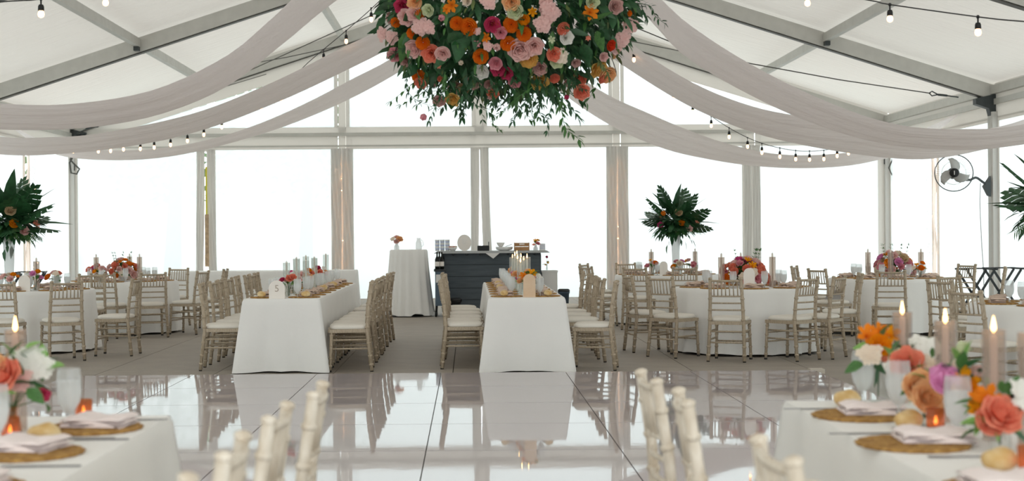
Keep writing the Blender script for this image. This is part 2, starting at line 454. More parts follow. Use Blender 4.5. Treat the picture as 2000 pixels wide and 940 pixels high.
# fairy lights wound behind the flaps of two posts and in the gathered flap of the side wall
def fairy(x, y, z0, z1, n, wx, wy, label):
    t = thing('fairy_light_string', label, 'fairy lights', (x, y, z0), 0, 'fairy lights down the posts')
    b, c = MB(), []
    for k in range(n):
        q = k / (n - 1); p = Vector((wx * math.sin(k * 2.4), wy * math.cos(k * 2.4), (z1 - z0) * q)); c.append(p); b.ball(p, 0.008, 6, 4)
    MB().tube(c, 0.003, 4).build('wire', M['white'], t); o = b.build('bead', M['fairy'], t); o['kind'] = 'stuff'
fairy(-2.78, YB - 0.105, 0.2, 3.0, 44, 0.17, 0.015, 'warm fairy lights down the gable post behind the left long table')
fairy(3.29, YB - 0.105, 0.2, 3.0, 44, 0.17, 0.015, 'warm fairy lights down the gable post right of the bar')
fairy(XL + 0.16, 28.3, 0.3, 3.0, 36, 0.03, 0.14, 'warm fairy lights in the gathered flap of the left side wall')
fairy(XR - 0.16, 28.3, 0.3, 3.2, 40, 0.03, 0.14, 'warm fairy lights in the gathered flap of the right side wall')

# trees and hedge outside, behind the hazy panes
def tree(x, y, h, r, label, seed):
    t = thing('tree', label, 'tree', (x, y, -0.45), 0, 'trees outside the tent'); q = random.Random(seed)
    MB().tube([(0, 0, 0), (0.15, 0, h * .4), (-0.1, 0.1, h * .8)], [0.30, 0.2, 0.08], 8).build('trunk', M['bark'], t)
    c = MB()
    for k in range(900):
        d = Vector((q.gauss(0, 1), q.gauss(0, 1), q.gauss(0, 1))).normalized() * (q.random() ** .4)
        p = Vector((d.x * r, d.y * r, h * .68 + d.z * h * .36)); a = Vector((q.uniform(-1, 1), q.uniform(-1, 1), q.uniform(-.6, .3))) * .35
        b = a.orthogonal().normalized() * .16; c.add([p, p + a * .5 + b, p + a, p + a * .5 - b], [(0, 1, 2, 3)])
    c.build('crown', M['crown'], t, False)['kind'] = 'stuff'
tree(-9.2, 44, 8.5, 2.6, 'hazy leafy tree outside behind the leftmost gable window', 1)
tree(-13.5, 40, 9, 3.0, 'hazy leafy tree outside the left side wall', 2)
tree(-6.0, 52, 9, 2.4, 'faint tree seen through the second gable window from the left', 3)

# dance floor
DX0, DX1, DY0, DY1 = -3.98, 3.42, 6.46, 14.14
df = thing('dance_floor', 'glossy white square-panelled dance floor in the middle of the tent', 'dance floor')
MB().box(((DX0 + DX1) / 2, (DY0 + DY1) / 2, 0.008), (DX1 - DX0, DY1 - DY0, 0.015)).build('underlay', M['dgap'], df, False)
tm = MB(); tm.box((0, 0, 0), ((DX1 - DX0) / 6 - .007, 1.268, 0.02)); tme = tm.mesh('floor_tile', M['dance'], False)
for i in range(6):
    for j in range(6): link('floor_tile', tme, df, (DX0 + (DX1 - DX0) / 6 * (i + .5), DY0 + 1.28 * (j + .5), 0.025))
for a, b in (((DX0, DY1 + .035), (DX1 + .07, DY1 + .035)), ((DX1 + .035, DY0), (DX1 + .035, DY1)), ((DX0 - .035, DY0), (DX0 - .035, DY1 + .07)), ((DX0, DY0 - .035), (DX1 + .07, DY0 - .035))):
    lx, ly = abs(b[0] - a[0]) or .07, abs(b[1] - a[1]) or .07
    MB().prism([(-.035, 0), (.035, 0), (.03, .036), (-.03, .036)], 0, max(lx, ly)).build('edge_trim', M['dedge'], df, False)
    o = df.children[-1]; o.location = (a[0], a[1], 0) if ly > lx else (a[0], a[1], 0); o.rotation_euler = (0, 0, 0 if ly > lx else -math.pi / 2)
MB().box((DX1 + .035, DY1 + .035, .022), (.14, .14, .045)).build('corner_cap', M['dedge'], df, False)

# ------------------------------------------------------------------ chairs
def ringed(mb, pts, r, rings, n=7):
    """a turned bamboo-style rod: a thin tube with rings standing proud"""
    pts = [Vector(p) for p in pts]; mb.tube(pts, r, n)
    L = [0]
    for a, b in zip(pts, pts[1:]): L.append(L[-1] + (b - a).length)
    for q in rings:
        t = q * L[-1]; i = 0
        while i < len(pts) - 2 and L[i + 1] < t: i += 1
        d = (pts[i + 1] - pts[i]).normalized(); p = pts[i] + d * (t - L[i])
        mb.tube([p - d * .011, p - d * .006, p + d * .006, p + d * .011], [r * 1.02, r * 1.28, r * 1.28, r * 1.02], n, False)
    return mb
def chair_meshes(W):
    me = {}
    me['leg'] = []
    for s in (-1, 1):
        m = MB(); ringed(m, [(s * .192, .205, 0.012), (s * .18, .185, .44)], .0165, (.12, .3, .62, .85)); me['leg'].append(m.mesh('leg', W))
    me['back_post'] = []
    for s in (-1, 1):
        m = MB(); ringed(m, [(s * .198, -.225, .012), (s * .184, -.180, .42), (s * .176, -.195, .65), (s * .168, -.232, .90)], .0195, (.07, .17, .32, .5, .62, .76, .9))
        m.tube([(s * .168, -.231, .893), (s * .168, -.233, .902), (s * .168, -.234, .914), (s * .168, -.235, .920)], [.014, .0235, .0225, .010], 8); me['back_post'].append(m.mesh('back_post', W))
    m = MB()
    for z0, z1, e in ((.405, .44, 0),):
        poly = [(-.20, .205), (-.17, .222), (.17, .222), (.20, .205), (.192, -.18), (.17, -.198), (-.17, -.198), (-.192, -.18)]
        n = len(poly); m.add([(x, y, z0) for x, y in poly] + [(x, y, z1) for x, y in poly], [tuple(range(n)), tuple(range(2*n-1, n-1, -1))] + [(i, i+n, (i+1)%n+n, (i+1)%n) for i in range(n)])
    me['seat_frame'] = m.mesh('seat_frame', W, False)
    rows = []; m = MB(); prof = [(1.0, .440), (1.035, .452), (1.03, .470), (.93, .484), (.6, .492), (.02, .494)]
    poly = []
    for k in range(28):
        t = 2 * math.pi * k / 28; c, s_ = math.cos(t), math.sin(t); e = 0.42
        x = abs(c) ** e * (1 if c > 0 else -1) * .19; y = abs(s_) ** e * (1 if s_ > 0 else -1) * .19
        poly.append((x * (1 + .04 * y / .19), y + .008))
    vs = [(x * f, y * f, z) for f, z in prof for x, y in poly]; n = 28
    m.add(vs, [(i*n+k, i*n+(k+1)%n, (i+1)*n+(k+1)%n, (i+1)*n+k) for i in range(len(prof)-1) for k in range(n)] + [tuple(range(n-1, -1, -1)), tuple((len(prof)-1)*n+k for k in range(n))])
    me['cushion'] = m.mesh('cushion', M['cushion'])
    def yb(z): return -.18 - .015 * (z - .42) / .23 if z < .65 else -.195 - .037 * (z - .65) / .25
    def arc(z, hw, r):
        mm = MB(); mm.tube([(hw * q, yb(z) - .022 * (1 - q * q), z) for q in (-1, -.66, -.33, 0, .33, .66, 1)], r, 6); return mm
    me['top_rail'] = arc(.882, .166, .0135).mesh('top_rail', W)
    me['back_slat'] = [arc(z, .175, .0095).mesh('back_slat', W) for z in (.715, .640, .565)]
    me['spindle'] = []
    for k in range(7):
        x = -.126 + .042 * k; q = x / .166; b = -.022 * (1 - q * q)
        mm = MB(); mm.tube([(x * 1.03, yb(.715) + b, .715), (x, yb(.882) + b, .882)], .0068, 5); me['spindle'].append(mm.mesh('spindle', W))
    me['stretcher'] = []
    for a, b in (((-.186, .195, .30), (.186, .195, .30)), ((-.189, .199, .20), (.189, .199, .20)), ((-.188, -.19, .33), (.188, -.19, .33)), ((-.19, -.205, .21), (.19, -.205, .21)),
                 ((-.187, -.19, .33), (-.184, .19, .33)), ((.187, -.19, .33), (.184, .19, .33)), ((-.19, -.203, .24), (-.188, .195, .24)), ((.19, -.203, .24), (.188, .195, .24))):
        mm = MB(); ringed(mm, [a, b], .0095, (.5,), 6); me['stretcher'].append(mm.mesh('stretcher', W))
    mm = MB()
    me['foot_tip'] = []
    for x, y in ((-.192, .205), (.192, .205), (-.198, -.225), (.198, -.225)):
        t = MB(); t.tube([(x, y, 0.0), (x, y, .02)], .0175, 7); me['foot_tip'].append(t.mesh('foot_tip', M['foot']))
    return me
chair_protos = {}
def place_chair(x, y, rz, label, group, wood='wood'):
    if wood not in chair_protos:
        CM = chair_meshes(M[wood])
        t = thing('chiavari_chair', label, 'chair', (x, y, 0), rz, group)
        for k in ('seat_frame', 'cushion', 'top_rail'): link(k, CM[k], t)
        legs = []
        for k in ('leg', 'back_post'):
            for me in CM[k]: legs.append(link(k, me, t))
        for me, p in zip(CM['foot_tip'], legs): link('foot_tip', me, p)
        for k in ('back_slat', 'spindle', 'stretcher'):
            for me in CM[k]: link(k, me, t)
        chair_protos[wood] = t
        return t
    t = copy_tree(chair_protos[wood]); t.location = (x, y, 0); t.rotation_euler = (0, 0, R(rz)); tag(t, label, 'chair', group)
    return t

# ------------------------------------------------------------------ tables and cloths
TZ = 0.760
def rect_cloth(w, l, top, flare=.02, corner=.12, seed=0, hem=.012, amp=.010, r=.035):
    """cloth over a w x l table, corner at the origin, l runs along +y"""
    pts = []
    def edge(a, b, n): return [(a[0] + (b[0]-a[0])*k/n, a[1] + (b[1]-a[1])*k/n) for k in range(n)]
    ns, nl = 26, max(26, int(l * 22))
    cs = [(-w/2, 0), (w/2, 0), (w/2, l), (-w/2, l)]
    for i in range(4): pts += [(p, i) for p in edge(cs[i], cs[(i+1) % 4], ns if i % 2 == 0 else nl)]
    N = len(pts); nrm = [(0, -1), (1, 0), (0, 1), (-1, 0)]; rows = []
    levels = [0, .03, .08, .2, .35, .5, .65, .8, .9, 1.0]
    drop = top - hem; q = random.Random(seed); ph = [q.uniform(0, 6) for _ in range(4)]
    mb = MB(); base = []
    for t in levels:
        row = []
        for k, ((x, y), i) in enumerate(pts):
            dc = min(math.hypot(x - c[0], y - c[1]) for c in cs)
            cn = min(cs, key=lambda c: math.hypot(x - c[0], y - c[1]))
            cdir = Vector((cn[0] / (w/2), -1 if cn[1] == 0 else 1)).normalized()
            n = Vector(nrm[i])
            if dc < .002: n = cdir
            u = (x if i % 2 == 0 else y)
            wv = amp * (math.sin(u * 9 + ph[i]) + .6 * math.sin(u * 21 + ph[i] * 2)) * t * (1 - math.exp(-(dc/.15)**2))
            off = flare * t + wv
            cb = corner * math.exp(-(dc / .15) ** 2) * t
            neg = -.035 * math.exp(-((dc - .22) / .08) ** 2) * t
            bump = .010 * min(1, t / .03) if t else 0
            px, py = x + n.x * (off + neg + bump) + cdir.x * cb, y + n.y * (off + neg + bump) + cdir.y * cb
            z = top - drop * t - (.004 if t else 0) + (.012 * math.exp(-((dc - .3) / .15) ** 2) * t * t)
            row.append((px, py, z))
        rows.append(row + [row[0]])
    mb.grid(rows)
    mb.add([(x, y, top) for (x, y), i in pts], [tuple(range(N))])
    return mb
def long_table(x, y0, w, l, label_table, label_cloth, seed):
    t = thing('banquet_table', label_table, 'table', (x, y0, 0), 0, 'long banquet tables')
    MB().box((0, l / 2, .742), (w - .03, l - .03, .028)).build('tabletop', M['tabletop'], t, False)
    for sx in (-1, 1):
        for yy in (.25, l / 2 - .2, l / 2 + .2, l - .25): MB().tube([(sx * (w/2 - .08), yy, 0), (sx * (w/2 - .08), yy, .73)], .014, 8).build('leg', M['foot'], t)
    o = rect_cloth(w, l, TZ, seed=seed).build('tablecloth', M['cloth']); o.location = (x, y0, 0); tag(o, label_cloth, 'tablecloth', 'white cloths on the long tables')
def round_cloth(r, top, seed, hem=.03, pleats=13):
    q = random.Random(seed); n = 156; ph = q.uniform(0, 6); rows = []
    levels = [(0.0, 0), (.02, 0.012), (.07, .02), (.2, .022), (.4, .03), (.6, .04), (.8, .05), (1.0, .058)]
    pa = [q.uniform(.5, 1.3) for _ in range(40)]
    for t, fl_ in levels:
        row = []
        for k in range(n):
            a = 2 * math.pi * k / n
            wv = .046 * t * math.sin(pleats * a + ph + .8 * math.sin(2 * a)) * pa[int(a / 2 / math.pi * pleats) % 40] + .01 * t * math.sin(29 * a + ph)
            rr = r + fl_ + wv; z = top - (top - hem) * t + .008 * t * math.sin(pleats * a + ph)
            row.append((rr * math.cos(a), rr * math.sin(a), z))
        rows.append(row + [row[0]])
    mb = MB(); mb.grid(rows); mb.add([(p[0], p[1], p[2]) for p in rows[0][:-1]], [tuple(range(n))]); return mb
def round_table(x, y, r, label_table, label_cloth, seed, hem=.03):
    t = thing('round_table', label_table, 'table', (x, y, 0), 0, 'round banquet tables')
    MB().lathe([(r - .03, .726), (r - .012, .732), (r - .012, .752), (r - .03, .757)], 40, capt=True).build('tabletop', M['tabletop'], t, False)
    for k in range(4):
        a = R(45 + 90 * k); c, s = math.cos(a), math.sin(a)
        MB().tube([(c * r * .62, s * r * .62, 0), (c * r * .62, s * r * .62, .728)], .014, 8).build('leg', M['foot'], t)
    o = round_cloth(r, TZ, seed, hem).build('tablecloth', M['cloth']); o.location = (x, y, 0); tag(o, label_cloth, 'tablecloth', 'white cloths on the round tables')

LA = (-1.93, 14.62, .78, 4.88); LB = (.587, 14.45, .77, 4.88)
long_table(*LA, 'long table hidden under the left long white cloth', 'floor-length white cloth on the left long table facing the dance floor', 1)
long_table(*LB, 'long table hidden under the middle long white cloth', 'floor-length white cloth on the middle long table in front of the bar', 2)
NL = (-1.465, .35, .77, 4.77); NR = (1.585, .55, .77, 4.87)
long_table(*NL, 'long table hidden under the near left white cloth', 'white cloth on the near table at the lower left corner', 3)
long_table(*NR, 'long table hidden under the near right white cloth', 'white cloth on the near table at the lower right corner', 4)
RT = dict(R1=(3.27, 16.9, .80, 'the front right round table'), R0=(3.12, 22.4, .80, 'the round table under the tall palm vase'),
          R2=(5.85, 19.85, .80, 'the far right round table'), R3=(5.25, 12.5, .80, 'the round table at the right edge'),
          L1=(-5.54, 17.9, .80, 'the front left round table'), L2=(-5.16, 21.2, .80, 'the rear left round table'))
for i, (k, (x, y, r, nm)) in enumerate(RT.items()):
    round_table(x, y, r, 'round folding table mostly hidden by its cloth, ' + nm, 'pleated white cloth reaching the floor on ' + nm, 10 + i, .05 if k == 'R2' else .025)

# ------------------------------------------------------------------ where the chairs stand
G = 'limewashed chairs at the tables'
def row_chairs(lst, rz, side, table, grp):
    for k, (x, y, dr) in enumerate(lst):
        place_chair(x, y, rz + dr, 'limewashed spindle-back chair, %s from the dance floor, %s side of %s' % (ORD[k], side, table), grp)
row_chairs([(-1.25, 14.86, 5), (-1.27, 15.36, 4), (-1.26, 15.93, 2), (-1.26, 16.52, -2), (-1.26, 17.12, 1), (-1.27, 18.15, 3), (-1.25, 18.95, -3)], 90, 'right', 'left long table', 'chairs at the left long table')
row_chairs([(-2.61, 15.12, 4), (-2.61, 15.80, -3), (-2.63, 16.36, 2), (-2.64, 16.98, -4), (-2.66, 17.75, 3), (-2.62, 18.25, 0), (-2.63, 18.80, -5), (-2.66, 19.35, 0)], -90, 'left', 'left long table', 'chairs at the left long table')
row_chairs([(-.07, 15.10, 2), (-.07, 15.68, -1), (-.06, 16.28, 2), (-.06, 17.0, 0), (-.06, 17.8, 1), (-.11, 18.5, 0)], -90, 'left', 'middle long table', 'chairs at the middle long table')
row_chairs([(1.30, 14.80, -9), (1.24, 15.72, 5), (1.25, 16.55, -3), (1.25, 17.35, 2), (1.27, 18.65, -4)], 90, 'right', 'middle long table', 'chairs at the middle long table')
for x, y, rz, lab in (
    (2.87, 15.66, -21, 'limewashed chair seen from behind, middle front of the front right round table'),
    (3.56, 15.72, 40, 'limewashed chair turned half left at the front right round table, near its right front'),
    (2.40, 16.28, -46, 'limewashed chair turned half right at the front right round table, near its left front'),
    (2.20, 16.98, -80, 'limewashed chair seen edge on at the left of the front right round table'),
    (3.93, 15.97, 54, 'limewashed chair with wide spindles right of the front right round table, nearer of two'),
    (4.33, 16.92, 82, 'limewashed chair seen edge on right of the front right round table, farther of two'),
    (3.17, 21.02, -4, 'limewashed chair with back to camera right in front of the palm vase table'),
    (2.50, 20.92, -22, 'limewashed chair with back to camera left in front of the palm vase table'),
    (1.98, 21.72, -62, 'limewashed chair turned half right at the left of the palm vase table, nearer of two'),
    (2.12, 23.55, -118, 'limewashed chair at the left of the palm vase table, farther of two'),
    (2.72, 23.85, 196, 'limewashed chair facing the camera behind the palm vase table, left of two'),
    (3.62, 23.85, 172, 'limewashed chair facing the camera behind the palm vase table, right of two'),
    (5.40, 18.28, -10, 'limewashed chair with back to camera in front of the far right round table'),
    (4.92, 19.25, -62, 'limewashed chair with a grey bag on its seat, left of the far right round table'),
    (4.98, 20.75, -116, 'limewashed chair behind the one with a bag, left of the far right round table'),
    (7.05, 19.35, 70, 'limewashed pale chair right of the far right round table, nearer of two'),
    (7.20, 21.05, 116, 'limewashed pale chair right of the far right round table, farther of two'),
    (4.95, 14.42, -66, 'limewashed chair with wavy spindles between the two rightmost round tables'),
    (5.42, 15.52, -150, 'limewashed chair behind the tall candles, far side of the rightmost round table'),
    (4.50, 11.98, -64, 'limewashed chair left of the rightmost round table, farther of two'),
    (4.60, 11.22, -18, 'limewashed chair with back to camera at the right picture edge, nearer of two'),
    (-4.69, 16.38, 30, 'limewashed chair with back to camera right front of the front left round table'),
    (-5.30, 16.22, 4, 'limewashed chair at the left picture edge in front of the front left round table'),
    (-4.22, 17.05, 88, 'limewashed chair facing left at the right of the front left round table'),
    (-5.12, 19.15, 184, 'limewashed chair facing the camera between the two left round tables'),
    (-5.06, 20.02, -8, 'limewashed chair with back to camera, middle front of the rear left round table'),
    (-4.50, 20.12, 22, 'limewashed chair with back to camera, right front of the rear left round table'),
    (-4.08, 20.72, 72, 'limewashed chair facing left at the right of the rear left round table, nearer of two'),
    (-3.95, 21.75, 90, 'limewashed chair seen edge on at the right of the rear left round table'),
    (-4.72, 22.55, 160, 'limewashed chair facing the camera behind the rear left round table'),
    (-6.30, 21.10, -72, 'limewashed chair at the left of the rear left round table'),
):
    for cx, cy, r_, nm in RT.values():
        d_ = math.hypot(x - cx, y - cy)
        if d_ < 1.15: x, y = cx + (x - cx) * 1.15 / d_, cy + (y - cy) * 1.15 / d_
    place_chair(x, y, rz, lab, 'chairs at the round tables')
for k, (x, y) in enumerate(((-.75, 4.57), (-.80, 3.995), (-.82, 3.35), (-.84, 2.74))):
    place_chair(x + .03, y, 90 + (1, -1, 2, 0)[k], 'out-of-focus limewashed chair, %s from the dance floor, at the near left table' % ORD[k], 'chairs at the near left table', 'wood_lit')
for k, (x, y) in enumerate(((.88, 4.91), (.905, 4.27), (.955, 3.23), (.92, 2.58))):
    place_chair(x - .03, y, -90 + (2, -4, 1, 0)[k], 'out-of-focus limewashed chair, %s from the dance floor, at the near right table' % ORD[k], 'chairs at the near right table', 'wood_lit')

#@@PART2
# ------------------------------------------------------------------ flowers and leaves
def petal(mb, ang, prof, wid, n=3, twist=0.0):
    """prof: (r, z) from the base to the tip; wid: half widths along it"""
    rows = []
    c, s = math.cos(ang), math.sin(ang)
    for (r, z), hw in zip(prof, wid):
        row = []
        for k in range(n):
            q = 2 * k / (n - 1) - 1; x, y = r, q * hw; zz = z + .35 * hw * q * q + twist * q * hw
            row.append((x * c - y * s, x * s + y * c, zz))
        rows.append(row)
    mb.grid(rows)
FM = {}
def flower_mesh(kind, col):
    if (kind, col) in FM: return FM[kind, col]
    mb, q = MB(), random.Random(len(FM) + 3)
    if kind == 'rose':
        for n, r, zt, off in ((6, 1.0, .10, 0), (5, .80, .34, .5), (5, .58, .52, .2), (4, .38, .60, .9), (3, .18, .62, .1)):
            for k in range(n):
                a = off + 2 * math.pi * k / n + q.uniform(-.12, .12)
                petal(mb, a, [(.06, -.35), (r * .55, -.22 + zt * .2), (r * .88, zt * .8), (r, zt + .03), (r * 1.04 if r > .7 else r * .9, zt + .02 - (.14 if r > .7 else 0))],
                      [.1, r * .5 + .1, r * .62 + .06, r * .5, r * .2], 3)
    elif kind == 'ranunculus':
        for n, r, zt, off in ((9, 1.0, -.05, 0), (9, .84, .16, .3), (8, .64, .32, .1), (7, .44, .42, .4), (5, .24, .48, 0)):
            for k in range(n):
                a = off + 2 * math.pi * k / n + q.uniform(-.1, .1)
                petal(mb, a, [(.05, -.35), (r * .7, -.15 + zt * .3), (r, zt), (r * .93, zt + .10)], [.1, r * .36, r * .36, r * .18], 3)
    elif kind == 'star':
        for n, r, zt, off, wd in ((3, 1.0, .28, 0, .3), (3, .95, .2, 1.05, .22)):
            for k in range(n):
                petal(mb, off + 2.094 * k + q.uniform(-.1, .1), [(.04, -.4), (.3, -.05), (.7, .18), (r, zt)], [.06, wd * .8, wd, .03], 3)
        for k in range(5): mb.tube([(0, 0, -.3), (.18 * math.cos(k * 1.26), .18 * math.sin(k * 1.26), .35)], .02, 4)
    elif kind == 'stock':
        for k in range(11):
            a = k * 2.4; rr = .66 * math.sqrt(k / 10); z = .45 * (1 - rr * rr) + q.uniform(-.08, .08); cx, cy = rr * math.cos(a), rr * math.sin(a)
            sub = MB(); a0 = q.uniform(0, 1.5)
            for j in range(5): petal(sub, a0 + 1.257 * j, [(.02, 0), (.2, .05), (.36, .02)], [.04, .17, .12], 3)
            mb.add([(x + cx + .1 * cx, y + cy, zz + z) for x, y, zz in sub.v], sub.f)
    elif kind == 'tulip':
        for k in range(6):
            petal(mb, k * 1.047, [(.06, -.7), (.5, -.4), (.62, .1), (.42, .55), (.2, .8)], [.12, .36, .36, .22, .04], 3)
    FM[kind, col] = mb.mesh(kind, M['p_' + col]); return FM[kind, col]
LM = {}
def leaf_mesh(mat, wid=.3, curl=.25):
    if (mat, wid, curl) in LM: return LM[mat, wid, curl]
    rows = []
    for t, w in ((0, .05), (.18, .65), (.42, 1.0), (.7, .72), (.9, .3), (1.0, .02)):
        z = -curl * t * t
        rows.append([(-w * wid / 2, t, z + .18 * w * wid), (0, t, z), (w * wid / 2, t, z + .18 * w * wid)])
    LM[mat, wid, curl] = MB().grid(rows).mesh('leaf', M[mat]); return LM[mat, wid, curl]
def leaf_into(mb, p, d, up, L, wid=.32, curl=.25):
    d = d.normalized(); sd = d.cross(up)
    sd = sd.normalized() if sd.length > 1e-4 else d.orthogonal().normalized(); u = sd.cross(d)
    rows = []
    for t, w in ((0, .08), (.35, 1.0), (.72, .7), (1.0, .03)):
        c = p + d * (L * t) - u * (curl * L * t * t); rows.append([c - sd * (w * wid * L / 2) + u * (.12 * w * wid * L), c, c + sd * (w * wid * L / 2) + u * (.12 * w * wid * L)])
    mb.grid(rows)
def face(n): return Vector(n).normalized().to_track_quat('Z', 'Y')
def along(d, roll=0.0): return Vector(d).normalized().to_track_quat('Y', 'Z') @ Quaternion((0, 1, 0), roll)
def put_flower(parent, kind, col, p, n, r, spin=None):
    q = face(n) @ Quaternion((0, 0, 1), rnd.uniform(0, 6.28) if spin is None else spin)
    return link(kind, flower_mesh(kind, col), parent, p, q, r)
def spray(parent, pts, n, L, mat='leaf', name='leaf_spray', r=.004, wid=.34, q=None):
    """a trailing stem with leaves down both sides"""
    q = q or rnd; c = spline(pts, n); mb = MB(); mb.tube(c, [r * (1 - .6 * i / (n - 1)) for i in range(n)], 4)
    for i in range(1, n):
        d = (c[i] - c[i - 1]).normalized(); o = d.orthogonal().normalized()
        for k in range(2):
            a = Quaternion(d, q.uniform(0, 6.28)) @ o
            leaf_into(mb, c[i], (d * .9 + a * .9), Vector((q.uniform(-.4, .4), q.uniform(-.4, .4), 1)), L * q.uniform(.7, 1.2), wid)
    leaf_into(mb, c[-1], c[-1] - c[-2], Vector((.3, 0, 1)), L, wid)
    return mb.build(name, M[mat], parent)

# ------------------------------------------------------------------ the hanging flower cloud
CC, CR = Vector((.315, 11.0, 3.30)), Vector((.97, .90, .78))
def inside(p, k=1.0):
    d = p - CC; return (abs(d.x / (CR.x * k)) ** 2.6 + abs(d.y / (CR.y * k)) ** 2.6 + abs(d.z / (CR.z * k)) ** 2.6) < 1
def on_cloud(px, py):
    for i in range(140):
        p = at(px, py, 10.0 + i * .01)
        if inside(p): return p
    return at(px, py, 10.75)
cl = thing('flower_chandelier', 'hanging cloud of pink, orange and coral flowers and greenery above the dance floor', 'flowers', CC)
L = lambda p: Vector(p) - CC
q = random.Random(11)
MB().tube([(.75 * math.cos(a / 4), .7 * math.sin(a / 4), .45) for a in range(26)], .02, 6).build('hoop', M['twig'], cl)
for sx, sy in ((-.6, 0), (.6, 0), (0, .6), (0, -.6)):
    MB().tube([(sx, sy, .45), (XM - CC.x, 0, RIDGE + .1 - CC.z)], .006, 5).build('hanging_wire', M['cable'], cl)
MB().bar((XM - CC.x, frames[3] - CC.y, RIDGE + .2 - CC.z), (XM - CC.x, frames[4] - CC.y, RIDGE + .2 - CC.z), .05, .05).build('cross_bar', M['alu'], cl)
core = MB()
for k in range(5200):
    d = Vector((q.gauss(0, 1), q.gauss(0, 1), q.gauss(0, 1))).normalized()
    f = 1 / (abs(d.x / CR.x) ** 2.6 + abs(d.y / CR.y) ** 2.6 + abs(d.z / CR.z) ** 2.6) ** (1 / 2.6)
    if d.z < -.45 and q.random() < .45: continue
    p = d * f * q.uniform(.62, 1.0)
    dr = (d * .8 + Vector((q.uniform(-1, 1), q.uniform(-1, 1), q.uniform(-1.3, .3)))).normalized()
    leaf_into(core, p, dr, Vector((q.uniform(-1, 1), q.uniform(-1, 1), q.uniform(0, 1))), q.uniform(.07, .17), q.uniform(.28, .5))
core.build('foliage', M['leaf'], cl)['kind'] = 'stuff'
for mat, n in (('leaf2', 700), ('olive', 400)):
    mm = MB()
    for k in range(n):
        d = Vector((q.gauss(0, 1), q.gauss(0, 1), q.gauss(0, 1))).normalized()
        f = 1 / (abs(d.x / CR.x) ** 2.6 + abs(d.y / CR.y) ** 2.6 + abs(d.z / CR.z) ** 2.6) ** (1 / 2.6)
        leaf_into(mm, d * f * q.uniform(.9, 1.03), (d + Vector((q.uniform(-1, 1), q.uniform(-1, 1), q.uniform(-1.5, .3)))), Vector((0, 0, 1)), q.uniform(.05, .12), .3)
    mm.build('foliage', M[mat], cl)['kind'] = 'stuff'
ZA = """205,45,45,rose,hotpink;300,15,45,rose,peach;240,125,52,rose,blush;297,100,46,rose,blush;340,105,30,ranunculus,orange;400,75,38,rose,palegreen;350,190,62,stock,blush;410,200,48,stock,blush
160,165,32,ranunculus,orange;280,245,34,ranunculus,orange;75,250,52,stock,blush;140,272,48,stock,blush;360,315,44,ranunculus,orange;420,392,55,rose,coral;300,355,56,rose,blush;505,395,46,rose,blush;155,400,42,rose,pink
235,445,36,rose,dusty;610,172,43,ranunculus,orange;695,197,55,ranunculus,orange;500,130,32,tulip,pink;570,40,46,star,orange;535,70,28,star,orange;870,180,48,rose,hotpink;890,172,26,ranunculus,amber;930,240,38,rose,pink
1010,180,50,ranunculus,orange;985,320,47,ranunculus,orange;785,415,48,ranunculus,orange;825,275,34,star,orange;840,335,36,stock,blush;905,345,36,tulip,blush;895,465,40,rose,pink;910,508,42,rose,hotpink;975,538,38,rose,hotpink
790,525,46,rose,white;735,600,46,rose,dusty;605,645,50,rose,dusty;660,650,36,rose,tan;480,738,38,rose,dusty;580,730,44,rose,yellow;330,562,44,ranunculus,orange;345,608,38,rose,coral;365,860,32,tulip,pink;875,685,36,rose,coral
850,622,32,rose,dusty;1035,600,38,rose,pink;840,15,56,stock,blush;685,5,30,rose,cream;1010,15,52,rose,peach;760,225,30,stock,blush;1045,372,42,rose,blush;495,580,24,ranunculus,coral;480,485,20,star,coral;640,460,24,tulip,cream
130,405,30,rose,dusty;760,320,26,star,pink;860,715,24,star,dusty"""
ZB = """20,72,42,rose,palegreen;130,75,28,star,amber;75,122,32,ranunculus,amber;235,70,64,stock,blush;205,40,45,stock,blush;190,148,54,stock,blush;495,78,48,star,orange;655,40,40,rose,dusty;325,182,36,ranunculus,coral;345,238,36,rose,white
75,215,40,ranunculus,orange;50,312,60,rose,blush;140,292,48,rose,blush;105,372,50,ranunculus,yellow;265,342,38,rose,coral;312,350,46,stock,cream;285,388,36,rose,palegreen;175,432,38,rose,dusty;175,515,46,rose,yellow;270,497,28,ranunculus,coral
425,500,42,ranunculus,coral;440,580,42,rose,coral;345,615,20,tulip,hotpink;545,432,48,rose,yellow;605,475,48,ranunculus,peach;572,497,26,rose,coral;628,288,30,ranunculus,red;692,235,56,stock,blush;742,165,50,stock,blush
655,300,40,stock,blush;405,398,24,rose,dusty;352,522,22,rose,dusty;510,8,36,rose,palegreen;215,4,36,rose,blush;745,85,16,ranunculus,orange;580,360,24,rose,blush;480,240,18,star,coral;250,250,22,star,olive"""
fl_list = []
for txt, ox, sc in ((ZA, 730, 3.76), (ZB, 1000, 3.24)):
    for it in txt.replace('\n', ';').split(';'):
        a, b, r, k, c = it.split(','); c = 'palegreen' if c == 'olive' else c
        fl_list.append((ox + float(a) / sc, float(b) / sc, float(r) / sc, k, c))
for px, py, r, k, c in fl_list:
    p = on_cloud(px, py); n = ((p - CC).normalized() * .6 + (cam.location - p).normalized() * .75 + Vector((q.uniform(-.3, .3), q.uniform(-.2, .2), q.uniform(-.3, .2))))
    p = p + (cam.location - p).normalized() * .05
    put_flower(cl, k, c, L(p), n, r * p.y / F * 1.22, q.uniform(0, 6))
kinds = [('rose', 'blush'), ('ranunculus', 'orange'), ('rose', 'coral'), ('stock', 'blush'), ('rose', 'hotpink'), ('rose', 'peach'), ('rose', 'dusty'), ('ranunculus', 'coral')]
